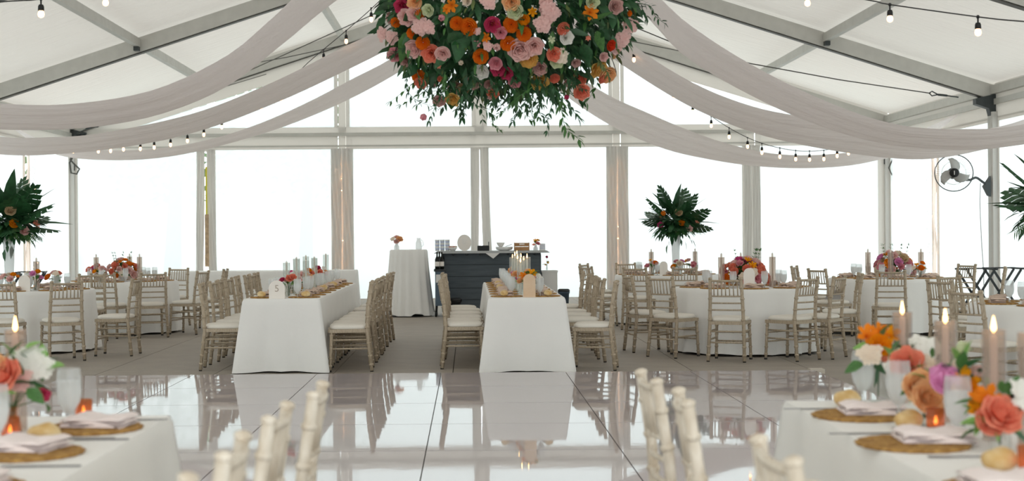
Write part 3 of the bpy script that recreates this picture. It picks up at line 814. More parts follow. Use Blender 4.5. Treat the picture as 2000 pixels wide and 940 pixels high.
for k in range(90):                                   # the sides and the back, seen from elsewhere
    d = Vector((q.gauss(0, 1), q.gauss(0, 1), q.gauss(0, 1))).normalized()
    if d.y < .05 and d.z < .25: continue
    f = 1 / (abs(d.x / CR.x) ** 2.6 + abs(d.y / CR.y) ** 2.6 + abs(d.z / CR.z) ** 2.6) ** (1 / 2.6)
    kk = q.choice(kinds); put_flower(cl, kk[0], kk[1], d * f * 1.0, d, q.uniform(.04, .065), q.uniform(0, 6))
# broad dark leaves
for px0, py0, px1, py1, wd, mt in ((790, 10, 733, 14, .32, 'leaf'), (798, 62, 783, 118, .36, 'leaf2'), (905, 40, 893, 120, .5, 'leaf'), (940, 40, 925, 100, .4, 'leaf'), (960, 20, 955, 75, .3, 'leaf'), (1085, 5, 1140, 45, .5, 'leaf'),
        (1110, 30, 1185, 48, .45, 'leaf'), (1190, 105, 1211, 152, .16, 'twig'), (1050, 85, 1060, 125, .5, 'leaf'), (1150, 50, 1195, 20, .4, 'leaf2'), (875, 85, 905, 60, .5, 'leaf'), (1012, 120, 1025, 160, .5, 'leaf'),
        (985, 95, 1000, 130, .5, 'leaf'), (1080, 60, 1075, 100, .35, 'leaf2'), (1165, 60, 1178, 100, .4, 'leaf2'), (1030, 150, 1052, 182, .6, 'leaf'), (880, 192, 882, 212, .7, 'leaf'), (845, 40, 850, 75, .45, 'leaf'), (865, 5, 872, 50, .35, 'leaf2'),
        (1140, 85, 1150, 130, .4, 'leaf'), (1100, 95, 1112, 130, .4, 'leaf'), (930, 5, 938, 45, .3, 'leaf'), (1060, 20, 1050, 55, .35, 'leaf2'), (925, 130, 940, 158, .5, 'leaf'), (850, 120, 868, 150, .5, 'leaf')):
    a, b = on_cloud(px0, py0), on_cloud(px1, py1); b = at(px1, py1, b.y - .08); d = b - a
    o = link('broad_leaf', leaf_mesh(mt, wd, .1), cl, L(a), along(d, q.uniform(-.5, .5)), d.length)
for k in range(40):
    d = Vector((q.gauss(0, 1), q.gauss(0, 1), q.gauss(0, .8))).normalized()
    f = 1 / (abs(d.x / CR.x) ** 2.6 + abs(d.y / CR.y) ** 2.6 + abs(d.z / CR.z) ** 2.6) ** (1 / 2.6)
    link('broad_leaf', leaf_mesh(q.choice(('leaf', 'leaf2')), q.choice((.3, .45)), .25), cl, d * f * .92, along(d + Vector((q.uniform(-.8, .8), q.uniform(-.8, .8), -.5)), q.uniform(-1, 1)), q.uniform(.14, .24))
# trailing stems, as they hang in the photograph
for pts, n, ln, mt, dd in ((((805, 95), (796, 140), (795, 175), (812, 195), (835, 205)), 15, .05, 'leaf', 10.5), (((815, 140), (822, 170), (842, 185), (850, 208)), 13, .05, 'leaf', 10.4),
        (((880, 160), (860, 190), (852, 205), (838, 235)), 11, .055, 'leaf', 10.5), (((895, 170), (915, 185), (930, 205), (960, 222)), 15, .06, 'leaf', 10.5), (((905, 180), (900, 200), (893, 217)), 8, .06, 'leaf', 10.4),
        (((955, 150), (965, 170), (960, 200)), 10, .05, 'leaf', 10.4), (((1040, 170), (1005, 195), (985, 215), (962, 238), (976, 254)), 20, .04, 'leaf2', 10.4), (((1045, 180), (1020, 205), (1008, 225), (1000, 238)), 15, .055, 'leaf', 10.5),
        (((1060, 165), (1055, 195), (1050, 215), (1066, 235)), 13, .06, 'leaf', 10.5), (((1075, 160), (1085, 180), (1090, 200)), 12, .055, 'leaf', 10.4), (((1085, 175), (1112, 205), (1128, 230)), 9, .07, 'leaf', 10.3),
        (((1090, 190), (1098, 222), (1105, 250), (1130, 272)), 13, .075, 'leaf2', 10.2), (((1080, 200), (1072, 225), (1068, 255)), 6, .05, 'leaf', 10.3), (((1210, 20), (1235, 5), (1255, 18), (1262, 36)), 12, .055, 'leaf', 10.6),
        (((1235, 5), (1270, 12), (1280, 32), (1297, 45)), 12, .05, 'leaf', 10.6), (((800, 90), (785, 95), (765, 108)), 8, .05, 'leaf', 10.5), (((1105, 150), (1125, 165), (1140, 175)), 10, .05, 'leaf', 10.4),
        (((1160, 110), (1180, 130), (1188, 150)), 10, .05, 'olive', 10.4), (((930, 150), (945, 175), (972, 165)), 10, .05, 'leaf', 10.3), (((830, 120), (830, 150), (820, 175)), 10, .05, 'leaf', 10.4),
        (((1000, 150), (1002, 170), (995, 190)), 10, .05, 'leaf', 10.4), (((1130, 130), (1120, 155), (1100, 165)), 12, .05, 'leaf', 10.4), (((870, 140), (866, 165), (876, 190)), 12, .05, 'leaf2', 10.4), (((760, 5), (748, 2), (740, -6)), 6, .05, 'leaf', 10.5)):
    spray(cl, [L(at(x, y, dd + .03 * i)) for i, (x, y) in enumerate(pts)], n, ln, mt, 'trailing_spray', q=q)

for k in range(34):                                   # short loose sprays all round the underside
    a = q.uniform(0, 6.28); rr = q.uniform(.1, .74); b = Vector((CR.x * rr * math.cos(a), CR.y * rr * math.sin(a), -CR.z * (1 - rr ** 2.6) ** (1 / 2.6) * .92))
    o_ = Vector((math.cos(a) * q.uniform(0, .12), math.sin(a) * q.uniform(0, .12), 0)); ln = q.uniform(.12, .30)
    spray(cl, [b, b + o_ + Vector((q.uniform(-.05, .05), 0, -ln * .5)), b + o_ * 2.2 + Vector((q.uniform(-.1, .1), 0, -ln))], 8, q.uniform(.055, .075), q.choice(('leaf', 'leaf', 'leaf2')), 'trailing_spray', .003, .38, q=q)

# ------------------------------------------------------------------ fabric swags
def swag(name_label, up, lo, d0, d1, ends, seed, folds=5):
    """up / lo: the two long edges as the photo shows them, the nearer one at depth d0, the farther at d1; ends: (ridge point, eave point)"""
    A = [at(x, y, d0) for x, y in up]; B = [at(x, y, d1) for x, y in lo]
    ym = (d0 + d1) / 2
    A = [Vector((ends[0][0], ym - .1, ends[0][1]))] + A + [Vector((ends[1][0], ym - .25, ends[1][1]))]
    B = [Vector((ends[0][0], ym + .1, ends[0][1] - .05))] + B + [Vector((ends[1][0], ym + .25, ends[1][1]))]
    a, b = spline(A, 60), spline(B, 60); rows = []
    for i, (p, r) in enumerate(zip(a, b)):
        row = []; t = i / 59; wd = (r - p).length
        for k in range(25):
            u = k / 24; c = p.lerp(r, u)
            c += Vector((0, 0, -.10 * wd * math.sin(math.pi * u) + .016 * math.sin(folds * 2 * math.pi * u + seed + 1.5 * math.sin(3 * t + seed)) + .008 * math.sin(13 * u * 6.28 + 4 * t)))
            row.append(c)
        rows.append(row)
    o = MB().grid(rows).build('ceiling_swag', M['swag']); tag(o, name_label, 'drape', 'fabric swags under the roof')
    return o
RL, RR = (XM - .12, RIDGE - .02), (XM + .12, RIDGE - .02)
EL, ER = (XL + .10, EAVE - .10), (XR - .10, EAVE - .10)
swag('wide sheer fabric swag across the upper left, nearest of the left three', [(760, -190), (575, -2), (520, 50), (440, 115), (300, 180), (140, 207), (0, 206), (-150, 190), (-400, 130)], [(800, -110), (652, 0), (560, 72), (440, 160), (300, 212), (150, 236), (0, 238), (-150, 222), (-400, 160)], 15.2, 16.7, (RL, EL), 0)
swag('wide sheer fabric swag across the upper right, nearest of the right three', [(1120, -190), (1290, 0), (1375, 72), (1500, 148), (1640, 213), (1760, 249), (1880, 256), (2000, 246), (2250, 185)], [(1090, -110), (1240, 0), (1320, 88), (1400, 140), (1510, 196), (1600, 230), (1720, 258), (1850, 272), (2000, 262), (2250, 215)], 15.2, 16.7, (RR, ER), 1)
swag('sheer fabric swag on the left, middle one of three', [(880, -60), (770, 42), (660, 100), (530, 165), (380, 224), (200, 262), (90, 270), (0, 268), (-120, 245)], [(890, -10), (800, 62), (700, 118), (560, 183), (430, 232), (300, 266), (120, 288), (0, 290), (-120, 268)], 20.4, 21.9, (RL, EL), 2)
swag('sheer fabric swag on the right, middle one of three', [(1120, -20), (1215, 72), (1290, 128), (1380, 178), (1480, 214), (1580, 232), (1700, 242), (1850, 262), (2000, 235)], [(1100, 30), (1180, 98), (1240, 138), (1340, 198), (1450, 246), (1560, 278), (1700, 302), (1800, 304), (1900, 285), (2010, 255)], 20.4, 21.9, (RR, ER), 3)
swag('sheer fabric swag against the gable on the left, farthest of three', [(860, 40), (770, 112), (690, 155), (600, 202), (500, 245), (400, 275), (300, 290), (200, 292), (110, 284)], [(870, 80), (780, 136), (690, 186), (570, 234), (460, 266), (350, 292), (260, 302), (180, 300), (100, 288)], 26.3, 27.6, (RL, EL), 4)
swag('sheer fabric swag against the gable on the right, farthest of three', [(1040, 70), (1120, 140), (1190, 186), (1270, 222), (1340, 252), (1420, 280), (1510, 300), (1610, 302), (1720, 285)], [(1030, 120), (1110, 190), (1200, 248), (1300, 290), (1400, 311), (1500, 321), (1600, 322), (1700, 310), (1780, 290)], 26.3, 27.6, (RR, ER), 5)

# ------------------------------------------------------------------ festoon lights and cables
BUL = {}
def festoon(label, cord, bulbs, size, w0=.006):
    """cord: (px, py, depth) points; bulbs: (px, py, depth) of the cord above each lamp"""
    t = thing('festoon_light_string', label, 'string lights', (0, 0, 0), 0, 'festoon light strings')
    MB().tube(spline([at(*c) for c in cord], 60), w0, 5).build('cord', M['black'], t)
    if size not in BUL:
        s = size; a = MB(); a.lathe([(.006, 0), (.006, -.07 * s), (.016, -.075 * s), (.022, -.10 * s), (.023, -.15 * s), (.018, -.155 * s)], 8)
        a.ball((0, 0, 0), .014, 6, 4)
        b = MB(); b.lathe([(.014, -.150 * s), (.022, -.175 * s), (.025, -.20 * s), (.02, -.23 * s), (.006, -.245 * s)], 8, capt=True)
        BUL[size] = (a.mesh('lamp_holder', M['black']), b.mesh('bulb', M['bulb']))
    for c in bulbs:
        h = link('lamp_holder', BUL[size][0], t, at(*c)); link('bulb', BUL[size][1], h)
LS = [(143, 279), (160, 274), (192, 279), (216, 278), (241, 275), (274, 274), (301, 271), (333, 266), (366, 258), (398, 246), (433, 231), (511, 198), (550, 178)]
festoon('string of warm bulbs sagging along the left swags to the rear left post', [(130, 285, 25.8), (160, 277, 25.7), (240, 275, 25.4), (300, 271, 25.2), (366, 258, 25), (433, 231, 24.7), (511, 196, 24.3), (560, 165, 23.6), (600, 124, 22.5), (676, 60, 20.5), (735, 8, 19), (800, -60, 18)],
        [(x, y, 25.8 - (x - 130) * .0038) for x, y in LS] + [(632, 97, 21.8), (676, 60, 20.5), (725, 16, 19.2)], .78)
RS = [(1315, 176), (1353, 201), (1389, 228), (1424, 250), (1460, 269), (1488, 281), (1523, 289), (1554, 294), (1581, 295), (1609, 294), (1635, 288), (1657, 283)]
festoon('string of warm bulbs sagging along the right swags to the rear right post', [(1180, 50, 19), (1232, 92, 20.5), (1270, 130, 22), (1315, 174, 23.6), (1353, 201, 24.2), (1424, 250, 24.7), (1488, 280, 25), (1560, 295, 25.3), (1620, 292, 25.6), (1670, 279, 25.8), (1735, 262, 26)],
        [(x, y, 23.9 + (x - 1315) * .0056) for x, y in RS] + [(1238, 96, 20.6)], .78)
festoon('string of large warm bulbs near the upper right corner', [(1480, -40, 12), (1560, -22, 11.6), (1700, 1, 11), (1738, 9, 10.8), (1910, 33, 10), (2000, 42, 9.6), (2150, 50, 9)], [(1577, -20, 11.5), (1738, 9, 10.8), (1910, 33, 10), (2080, 46, 9.3)], .55, .005)
festoon('string of large warm bulbs near the upper left corner', [(-120, 18, 9.2), (0, 4, 9.8), (40, 1, 10), (80, -2, 10.2), (205, -22, 11), (330, -50, 11.8)], [(80, -2, 10.2), (206, -22, 11), (-40, 9, 9.6)], .55, .005)
def cable(label, pts, r=.008, buckle=None):
    t = thing('tension_cable', label, 'cable', (0, 0, 0), 0, 'tension cables under the roof')
    MB().tube([at(*p) for p in pts], r, 5).build('wire', M['cable'], t)
    if buckle:
        a, b, c, d = (at(*p) for p in buckle)
        bk = MB(); bk.tube([a, a.lerp(b, .3) + Vector((0, 0, .04)), b], .012, 5); bk.tube([a, a.lerp(b, .3) - Vector((0, 0, .04)), b], .012, 5); bk.tube([b, c], .02, 6); bk.tube([c, d], .012, 5)
        bk.build('turnbuckle', M['plate'], t)
cable('thin steel cable rising from the left purlin clip towards the ridge', [(401, 176, 30.4), (500, 132, 29.4), (655, 62, 28), (800, -4, 27)], .010)
cable('thin steel cable crossing behind the left swags', [(452, 131, 30), (560, 112, 29), (700, 82, 28), (790, 60, 27)], .009)
cable('steel cable with turnbuckle running to the right roof beam', [(1237, 52, 24.5), (1320, 86, 24.6), (1465, 124, 24.7), (1640, 156, 24.8), (1815, 182, 25)], .010, [(1815, 182, 25), (1832, 185, 25), (1850, 187, 25), (1872, 190, 25)])
cable('thin steel cable behind the right swags', [(1230, 80, 28), (1340, 102, 28), (1465, 126, 28)], .009)
cable('double steel cable with turnbuckle at the rear left knee plate', [(150, 262, 31.2), (170, 252, 31), (196, 243, 31), (320, 205, 30.8), (520, 145, 30.4)], .008, [(196, 243, 31), (180, 248, 31), (168, 252, 31), (152, 260, 31.2)])
cable('coiled black cable hanging on the rear left post', [(143, 300, 31.2), (137, 312, 31.2), (146, 322, 31.2), (155, 330, 31.2), (150, 340, 31.2), (139, 338, 31.2), (136, 318, 31.2), (145, 302, 31.2)], .02)
cable('coiled black cable hanging on the rear right post', [(1744, 310, 31.2), (1736, 328, 31.2), (1742, 342, 31.2), (1749, 332, 31.2), (1748, 316, 31.2), (1748, 352, 31.2)], .016)
st = thing('ratchet_strap', 'yellow and tan strap hanging in the gap between the gable flaps', 'strap', (0, 0, 0))
MB().box(at(403, 375, 31.3), (.035, .01, 1.1)).build('yellow_webbing', M['yellow'], st, False)
MB().box(at(404, 470, 31.28), (.085, .02, 1.15)).build('tan_webbing', M['tan'], st, False)

# ------------------------------------------------------------------ wall fan
fan = thing('wall_fan', 'three-bladed grey fan in a wire cage on the right tent post', 'fan', at(1863, 338, 24.5), 0)
FO = Vector(fan.location); tilt = Matrix.Rotation(R(-14), 4, 'Z') @ Matrix.Rotation(R(90), 4, 'X')
def T(mb): mb.v = [tuple(tilt @ Vector(p)) for p in mb.v]; return mb
ring = lambda r, z, w=.006: MB().tube([(r * math.cos(a * math.pi / 20), r * math.sin(a * math.pi / 20), z) for a in range(41)], w, 5, False)
T(ring(.315, 0, .009)).build('cage_rim', M['plate'], fan); cg = ring(.20, .07, .002); cg2 = ring(.20, -.07, .002)
for k in range(48):
    a = k * math.pi / 24; c, s = math.cos(a), math.sin(a)
    for sg, m_ in ((1, cg), (-1, cg2)): m_.tube([(.06 * c, .06 * s, .085 * sg), (.20 * c, .20 * s, .07 * sg), (.315 * c, .315 * s, 0)], .0012, 3, False)
T(cg).build('cage_grille', M['alu'], fan); T(cg2).build('cage_grille', M['alu'], fan)
for k in range(3):
    rows = []; a0 = R(75 + 120 * k)
    for t in (0, .15, .35, .6, .8, 1.0):
        r = .05 + .21 * t; hw = .03 + .055 * math.sin(math.pi * min(1, .15 + t * .8)); a = a0 + .5 * t * t
        rows.append([((r * math.cos(a) - u * hw * math.sin(a)), (r * math.sin(a) + u * hw * math.cos(a)), u * hw * .45) for u in (-1, -.33, .33, 1)])
    T(MB().grid(rows)).build('blade', M['fanblade'], fan, thick=.004)
hb = T(MB().lathe([(.0, .10), (.075, .10), (.08, .085), (.07, .03), (.06, -.02)], 16)).build('hub', M['black'], fan)
T(MB().box((0, 0, .102), (.012, .07, .003))).build('badge', M['china'], hb)
T(MB().lathe([(.09, -.05), (.10, -.08), (.10, -.18), (.07, -.22)], 14, capt=True)).build('motor', M['plate'], fan)
bp = at(1931, 362, 25.0) - FO
MB().tube(spline([Vector((.02, .16, -.02)), at(1890, 352, 24.8) - FO, at(1906, 347, 24.85) - FO, at(1920, 356, 24.95) - FO, bp], 16), .022, 7).build('arm', M['plate'], fan)
MB().prism([(-.10, -.02), (.02, .16), (.02, -.20), (-.02, -.18)], -.05, .05).build('bracket', M['plate'], fan, False).location = bp
cdm = MB(); cdm.tube(spline([at(1915, 358, 24.9) - FO, at(1914, 400, 24.9) - FO, at(1917, 470, 24.9) - FO, at(1921, 535, 24.9) - FO, at(1922, 600, 24.9) - FO], 24), .006, 4); cdm.build('power_cord', M['cable'], fan)

# ------------------------------------------------------------------ tableware kinds (shared meshes)
def mat_mesh():
    m = MB(); n = 40; prof = [(.162, 0), (.168, .004), (.165, .009)]
    for k in range(9): prof += [(.155 - .017 * k, .012), (.147 - .017 * k, .009)]
    m.lathe(prof, n, wave=.016, wn=20, capt=True); return m.mesh('woven_placemat', M['mat'])
MATM = mat_mesh()
def napkin_mesh(mat, w=.215, d=.115, name='napkin'):
    m = MB(); nx, ny = 9, 6
    for z0, k, sh in ((.0, 1.0, 0), (.007, .985, .003), (.014, .965, -.002)):
        rows = []
        for t, zz in ((0, 0), (1, .0065)):
            pass
        top, bot = [], []
        for j in range(ny):
            v = j / (ny - 1) - .5; r0, r1 = [], []
            for i in range(nx):
                u = i / (nx - 1) - .5; x, y = u * w * k + sh, v * d * k; wv = .003 * math.sin(u * 9 + z0 * 300) + .002 * math.sin(v * 11 + u * 5)
                e = -.004 * (abs(u) * 2) ** 6 - .004 * (abs(v) * 2) ** 6
                r1.append((x, y, z0 + .0075 + wv + e)); r0.append((x, y, z0 + .0005))
            top.append(r1); bot.append(r0)
        m.grid(top)
        ring_t = top[0] + [r[-1] for r in top[1:]] + top[-1][-2::-1] + [r[0] for r in top[-2:0:-1]]
        ring_b = bot[0] + [r[-1] for r in bot[1:]] + bot[-1][-2::-1] + [r[0] for r in bot[-2:0:-1]]
        m.grid([ring_b + ring_b[:1], ring_t + ring_t[:1]])
    return m.mesh(name, M[mat])
NAPN, NAPF = napkin_mesh('napkin', .215, .185), napkin_mesh('napkin_far', .215, .125)
for v in NAPN.vertices: v.co.z *= 1.5
for v in NAPF.vertices: v.co.z *= 2.2
def roll_mesh():
    m = MB(); m.ball((0, 0, .030), .045, 14, 9, (1.15, .95, .72))
    m.v = [(x, y, max(.0, z) + .003 * math.sin(x * 90) * (z > .02)) for x, y, z in m.v]; return m.mesh('bread_roll', M['roll'])
ROLLM = roll_mesh()
GOB = MB().lathe([(.036, 0), (.034, .004), (.008, .010), (.007, .045), (.020, .056), (.036, .085), (.042, .120), (.041, .165), (.037, .200)], 20).mesh('goblet', M['goblet'])
GWAT = MB().lathe([(.016, .058), (.033, .086), (.039, .120), (.0385, .155)], 18, capt=True).mesh('water', M['water'])
CYL = {}
def cylinder(x, y, label, h=.36, r=.036, mat='smoke', group='glass candle cylinders', z=TZ):
    if (h, r, mat) not in CYL: CYL[h, r, mat] = MB().lathe([(r, .004), (r, h), (r - .003, h), (r - .003, .008)], 20, capb=False).add([], []).mesh('glass_cylinder', M[mat])
    o = link('glass_cylinder', CYL[h, r, mat], None, (x, y, z)); return tag(o, label, 'candle holder', group)
TAP = {}
def taper(x, y, label, h=.30, lit=True, r=.011, group='taper candles', z=TZ, wax='wax'):
    t = thing('taper_candle', label, 'candle', (x, y, z + .004), 0, group)
    if (h, r, wax) not in TAP:
        TAP[h, r, wax] = (MB().lathe([(r * 1.6, 0), (r * 1.6, .012), (r, .016), (r * .92, h - .01), (r * .5, h)], 12, capt=True).mesh('wax', M[wax]),
                     MB().tube([(0, 0, h - .002), (.001, 0, h + .010)], .0014, 5).mesh('wick', M['wick']),
                     MB().lathe([(.001, h + .004), (.006, h + .012), (.0075, h + .020), (.005, h + .036), (.0008, h + .056)], 10, capt=True).mesh('flame', M['flame']))
    link('wax', TAP[h, r, wax][0], t); link('wick', TAP[h, r, wax][1], t)
    if lit: link('flame', TAP[h, r, wax][2], t)
    return t
def goblet(x, y, label, group, rz=0):
    t = link('goblet', GOB, None, (x, y, TZ)); tag(t, label, 'glass', group); link('water', GWAT, t); return t
VAS = {}
def bud_vase(x, y, label, h=.11, r=.028, mat='glass', group='bud vases', z=TZ):
    if (h, r, mat) not in VAS: VAS[h, r, mat] = MB().lathe([(r * .9, 0), (r, .006), (r, h * .45), (r * .55, h * .75), (r * .5, h * .9), (r * .62, h)], 16).mesh('bud_vase', M[mat])
    return tag(link('bud_vase', VAS[h, r, mat], None, (x, y, z)), label, 'vase', group)
def bunch(x, y, z, label, items, group, leaves=5, seed=0, stem_to=-.10, leafmat=('leaf2', 'leaf3')):
    """items: (dx, dy, dz, kind, colour, radius)"""
    q = random.Random(seed); t = thing('flower_bunch', label, 'flowers', (x, y, z), 0, group)
    for dx, dy, dz, k, c, r in items:
        p = Vector((dx, dy, dz))
        MB().tube([(dx * .08, dy * .08, stem_to), (dx * .35, dy * .35, 0), p - Vector((0, 0, r * .3))], .0024, 4).build('stem', M['stem'], t)
        put_flower(t, k, c, p, Vector((dx * 4, dy * 4 - .35, .45)), r, q.uniform(0, 6))
    for k in range(leaves):
        a = q.uniform(0, 6.28); d = Vector((math.cos(a), math.sin(a), q.uniform(.1, 1.1)))
        link('leaf', leaf_mesh(q.choice(leafmat), .5, .3), t, d * .02 + Vector((0, 0, .01)), along(d, q.uniform(-.6, .6)), q.uniform(.06, .10))
    return t
def cone_items(q, n, r, cols, rf):
    out = []
    for k in range(n):
        a = k * 2.4 + q.uniform(-.4, .4); rr = r * math.sqrt((k + .5) / n)
        kk, c = q.choice(cols); out.append((rr * math.cos(a), rr * math.sin(a), q.uniform(.02, .10) + .05 * (1 - rr / r), kk, c, rf * q.uniform(.8, 1.2)))
    return out
MIX = [('rose', 'coral'), ('star', 'orange'), ('rose', 'blush'), ('tulip', 'magenta'), ('ranunculus', 'amber'), ('stock', 'white'), ('rose', 'peach'), ('rose', 'hotpink')]

# ------------------------------------------------------------------ settings on the two long tables
def long_setting(spec, nm, lit, seed):
    X, Y, wd, ln = spec; q = random.Random(seed); ng = nm.replace(' long table', '')
    for s, side in ((-1, 'left'), (1, 'right')):
        for k in range(8):
            y = Y + .32 + k * .605; x = X + s * (wd / 2 - .19)
            where = '%s from the dance floor, %s side of %s' % (ORD[k], side, nm)
            o = link('woven_placemat', MATM, None, (x, y, TZ)); o.rotation_euler = (0, 0, q.uniform(0, 6)); tag(o, 'round woven placemat, ' + where, 'placemat', 'placemats on the ' + nm)
            o = link('napkin', NAPF, None, (x + s * .01, y + .01, TZ + .0125)); o.rotation_euler = (0, 0, R(90) + q.uniform(-.35, .35)); tag(o, 'folded tan-pink napkin, ' + where, 'napkin', 'napkins on the ' + nm)
            if k in (0, 3, 5):
                o = link('bread_roll', ROLLM, None, (x + s * .03, y - .125, TZ + .0125)); o.rotation_euler = (0, 0, q.uniform(0, 3)); tag(o, 'golden bread roll, ' + where, 'bread', 'bread rolls on the ' + nm)
            goblet(X + s * .145, y + (-.12 if (k + (s > 0)) % 2 else .10), 'frosted water goblet, ' + where, 'goblets on the ' + nm)
    for k, dy in enumerate((.72, .95, 1.62, 1.85, 2.55, 2.75, 3.5, 4.15)):
        x = X + (-.035, .045)[k % 2]; h = (.36, .40, .38)[k % 3]
        cylinder(x, Y + dy, 'clear glass candle cylinder, %s from the dance floor, on %s' % (ORD[k], nm), h, .038, 'glass', 'candle cylinders on the ' + nm)
        taper(x, Y + dy, '%s taper candle, %s from the dance floor, on %s' % ('lit' if lit else 'unlit', ORD[k], nm), h - (.02 if lit else -.01), lit, .012, 'taper candles on the ' + nm, TZ, 'wax_white')
    for k, dy in enumerate((.52, 1.25, 2.20, 3.10, 3.85)):
        x = X + q.uniform(-.03, .03)
        bud_vase(x, Y + dy, 'small glass bud vase, %s from the dance floor, on %s' % (ORD[k], nm), .11, .03, 'glass', 'bud vases on the ' + nm)
        bunch(x, Y + dy, TZ + .11, 'bright posy in the bud vase, %s from the dance floor, on %s' % (ORD[k], nm),
              cone_items(q, 7, .085, MIX if not lit else MIX[1:7], .039), 'posies on the ' + nm, 6, seed * 10 + k)
long_setting(LA, 'the left long table', False, 5)
long_setting(LB, 'the middle long table', True, 6)
def arch_sign(x, y, label, w=.155, h=.185, digit=None, z=TZ, mat='sign'):
    t = thing('arched_sign', label, 'sign', (x, y, z), 0)
    poly = [(-w / 2, 0), (w / 2, 0)] + [(w / 2 * math.cos(a), h - w / 2 + w / 2 * math.sin(a)) for a in [math.pi * i / 12 for i in range(13)]]
    MB().prism(poly, -.004, .004).build('board', M[mat], t, False); MB().box((0, .02, .006), (w * .5, .05, .012)).build('foot', M[mat], t, False)
    if digit:
        c = bpy.data.curves.new('numeral', 'FONT'); c.body = digit; c.size = .10; c.align_x = 'CENTER'; c.extrude = .001
        c.materials.append(M['signtext']); tmp = bpy.data.objects.new('numeral_curve', c); nm_ = bpy.data.meshes.new_from_object(tmp); bpy.data.objects.remove(tmp)
        o = link('numeral', nm_, t, (0, -.0055, h * .38)); o.rotation_euler = (R(90), 0, 0)
    return t
arch_sign(-1.99, 14.74, 'arched ivory table sign with a 5, front end of the left long table', .165, .19, '5')
arch_sign(.62, 14.58, 'arched tan table sign at the front end of the middle long table', .125, .24, None, TZ, 'tan_sign')
bunch(.63, 14.70, TZ + .20, 'orange lilies behind the arched tan sign on the middle long table', [(-.06, 0, .02, 'star', 'orange', .06), (.02, -.02, .04, 'star', 'amber', .06), (.09, .02, .0, 'stock', 'white', .05), (.06, -.03, -.05, 'rose', 'white', .035)], None, 7, 91, -.19)

# ------------------------------------------------------------------ settings on the round tables
POS = ['right', 'back right', 'back', 'back left', 'left', 'front left', 'front', 'front right']
def round_setting(key, seats, seed):
    X, Y, r, nm = RT[key]; q = random.Random(seed); sh = nm.replace('the ', '', 1)
    for k in seats:
        a = R(45 * k); c, s = math.cos(a), math.sin(a); where = 'at the %s of %s' % (POS[k], nm)
        o = link('woven_placemat', MATM, None, (X + c * (r - .2), Y + s * (r - .2), TZ)); tag(o, 'woven placemat ' + where, 'placemat', 'placemats on the ' + sh)
        o = link('napkin', NAPF, None, (X + c * (r - .19), Y + s * (r - .19), TZ + .0125)); o.rotation_euler = (0, 0, a + R(90) + q.uniform(-.3, .3)); tag(o, 'folded napkin ' + where, 'napkin', 'napkins on the ' + sh)
        a2 = a + .33; goblet(X + math.cos(a2) * (r - .33), Y + math.sin(a2) * (r - .33), 'water goblet ' + where, 'goblets on the ' + sh)
for i, (k, seats) in enumerate((('R1', range(8)), ('R0', range(8)), ('R2', range(8)), ('R3', (2, 3, 4, 5)), ('L1', (0, 1, 2, 3, 6, 7)), ('L2', range(8)))): round_setting(k, seats, 40 + i)

def centrepiece(x, y, label, cols, rx, rz, n, seed):
    q = random.Random(seed); t = thing('flower_centrepiece', label, 'flowers', (x, y, TZ), 0)
    MB().lathe([(.05, 0), (.055, .01), (.09, .10), (.10, .12)], 18, capt=True).build('bowl', M['china'], t)
    fo = MB()
    for k in range(160):
        d = Vector((q.gauss(0, 1), q.gauss(0, 1), abs(q.gauss(0, .9)))).normalized()
        leaf_into(fo, Vector((0, 0, .10)) + Vector((d.x * rx, d.y * rx, d.z * rz)) * q.uniform(.2, .85), d + Vector((0, 0, -.2)), Vector((0, 0, 1)), q.uniform(.06, .11), .4)
    fo.build('foliage', M['leaf2'], t)['kind'] = 'stuff'
    for k in range(n):
        z = 1 - (k + .5) / n * 1.12; a = k * 2.4 + q.uniform(-.2, .2); h = math.sqrt(max(0, 1 - z * z)); d = Vector((h * math.cos(a), h * math.sin(a), z))
        kk, c = q.choice(cols); put_flower(t, kk, c, Vector((0, 0, .10)) + Vector((d.x * rx, d.y * rx, d.z * rz)) * q.uniform(.88, 1.1), d + Vector((0, -.2, 0)), q.uniform(.042, .068))
    for k in range(6):
        a = q.uniform(0, 6.28); b = Vector((math.cos(a) * rx * .6, math.sin(a) * rx * .6, .12 + rz * .6)); spray(t, [b, b * 1.15 + Vector((0, 0, .06)), b * 1.3 + Vector((0, 0, .10))], 5, .04, 'leaf2', 'leaf_spray', .002, q=q)
C1 = [('rose', 'coral'), ('ranunculus', 'orange'), ('rose', 'pink'), ('stock', 'cream'), ('rose', 'blush'), ('star', 'amber'), ('ranunculus', 'coral'), ('rose', 'magenta')]
C2 = [('rose', 'orchid'), ('rose', 'blush'), ('ranunculus', 'amber'), ('rose', 'cream'), ('rose', 'tan'), ('star', 'orange'), ('rose', 'pink')]
C3 = [('ranunculus', 'orange'), ('rose', 'coral'), ('stock', 'cream'), ('rose', 'blush'), ('ranunculus', 'orange'), ('star', 'orange')]
centrepiece(3.27, 16.9, 'large orange, coral and blush flower centrepiece on the front right round table', C1, .25, .22, 38, 3)
centrepiece(5.95, 19.85, 'pink, peach and amber flower centrepiece on the far right round table', C2, .26, .25, 36, 4)
centrepiece(-5.16, 21.2, 'orange and cream flower centrepiece on the rear left round table', C3, .22, .20, 30, 5)
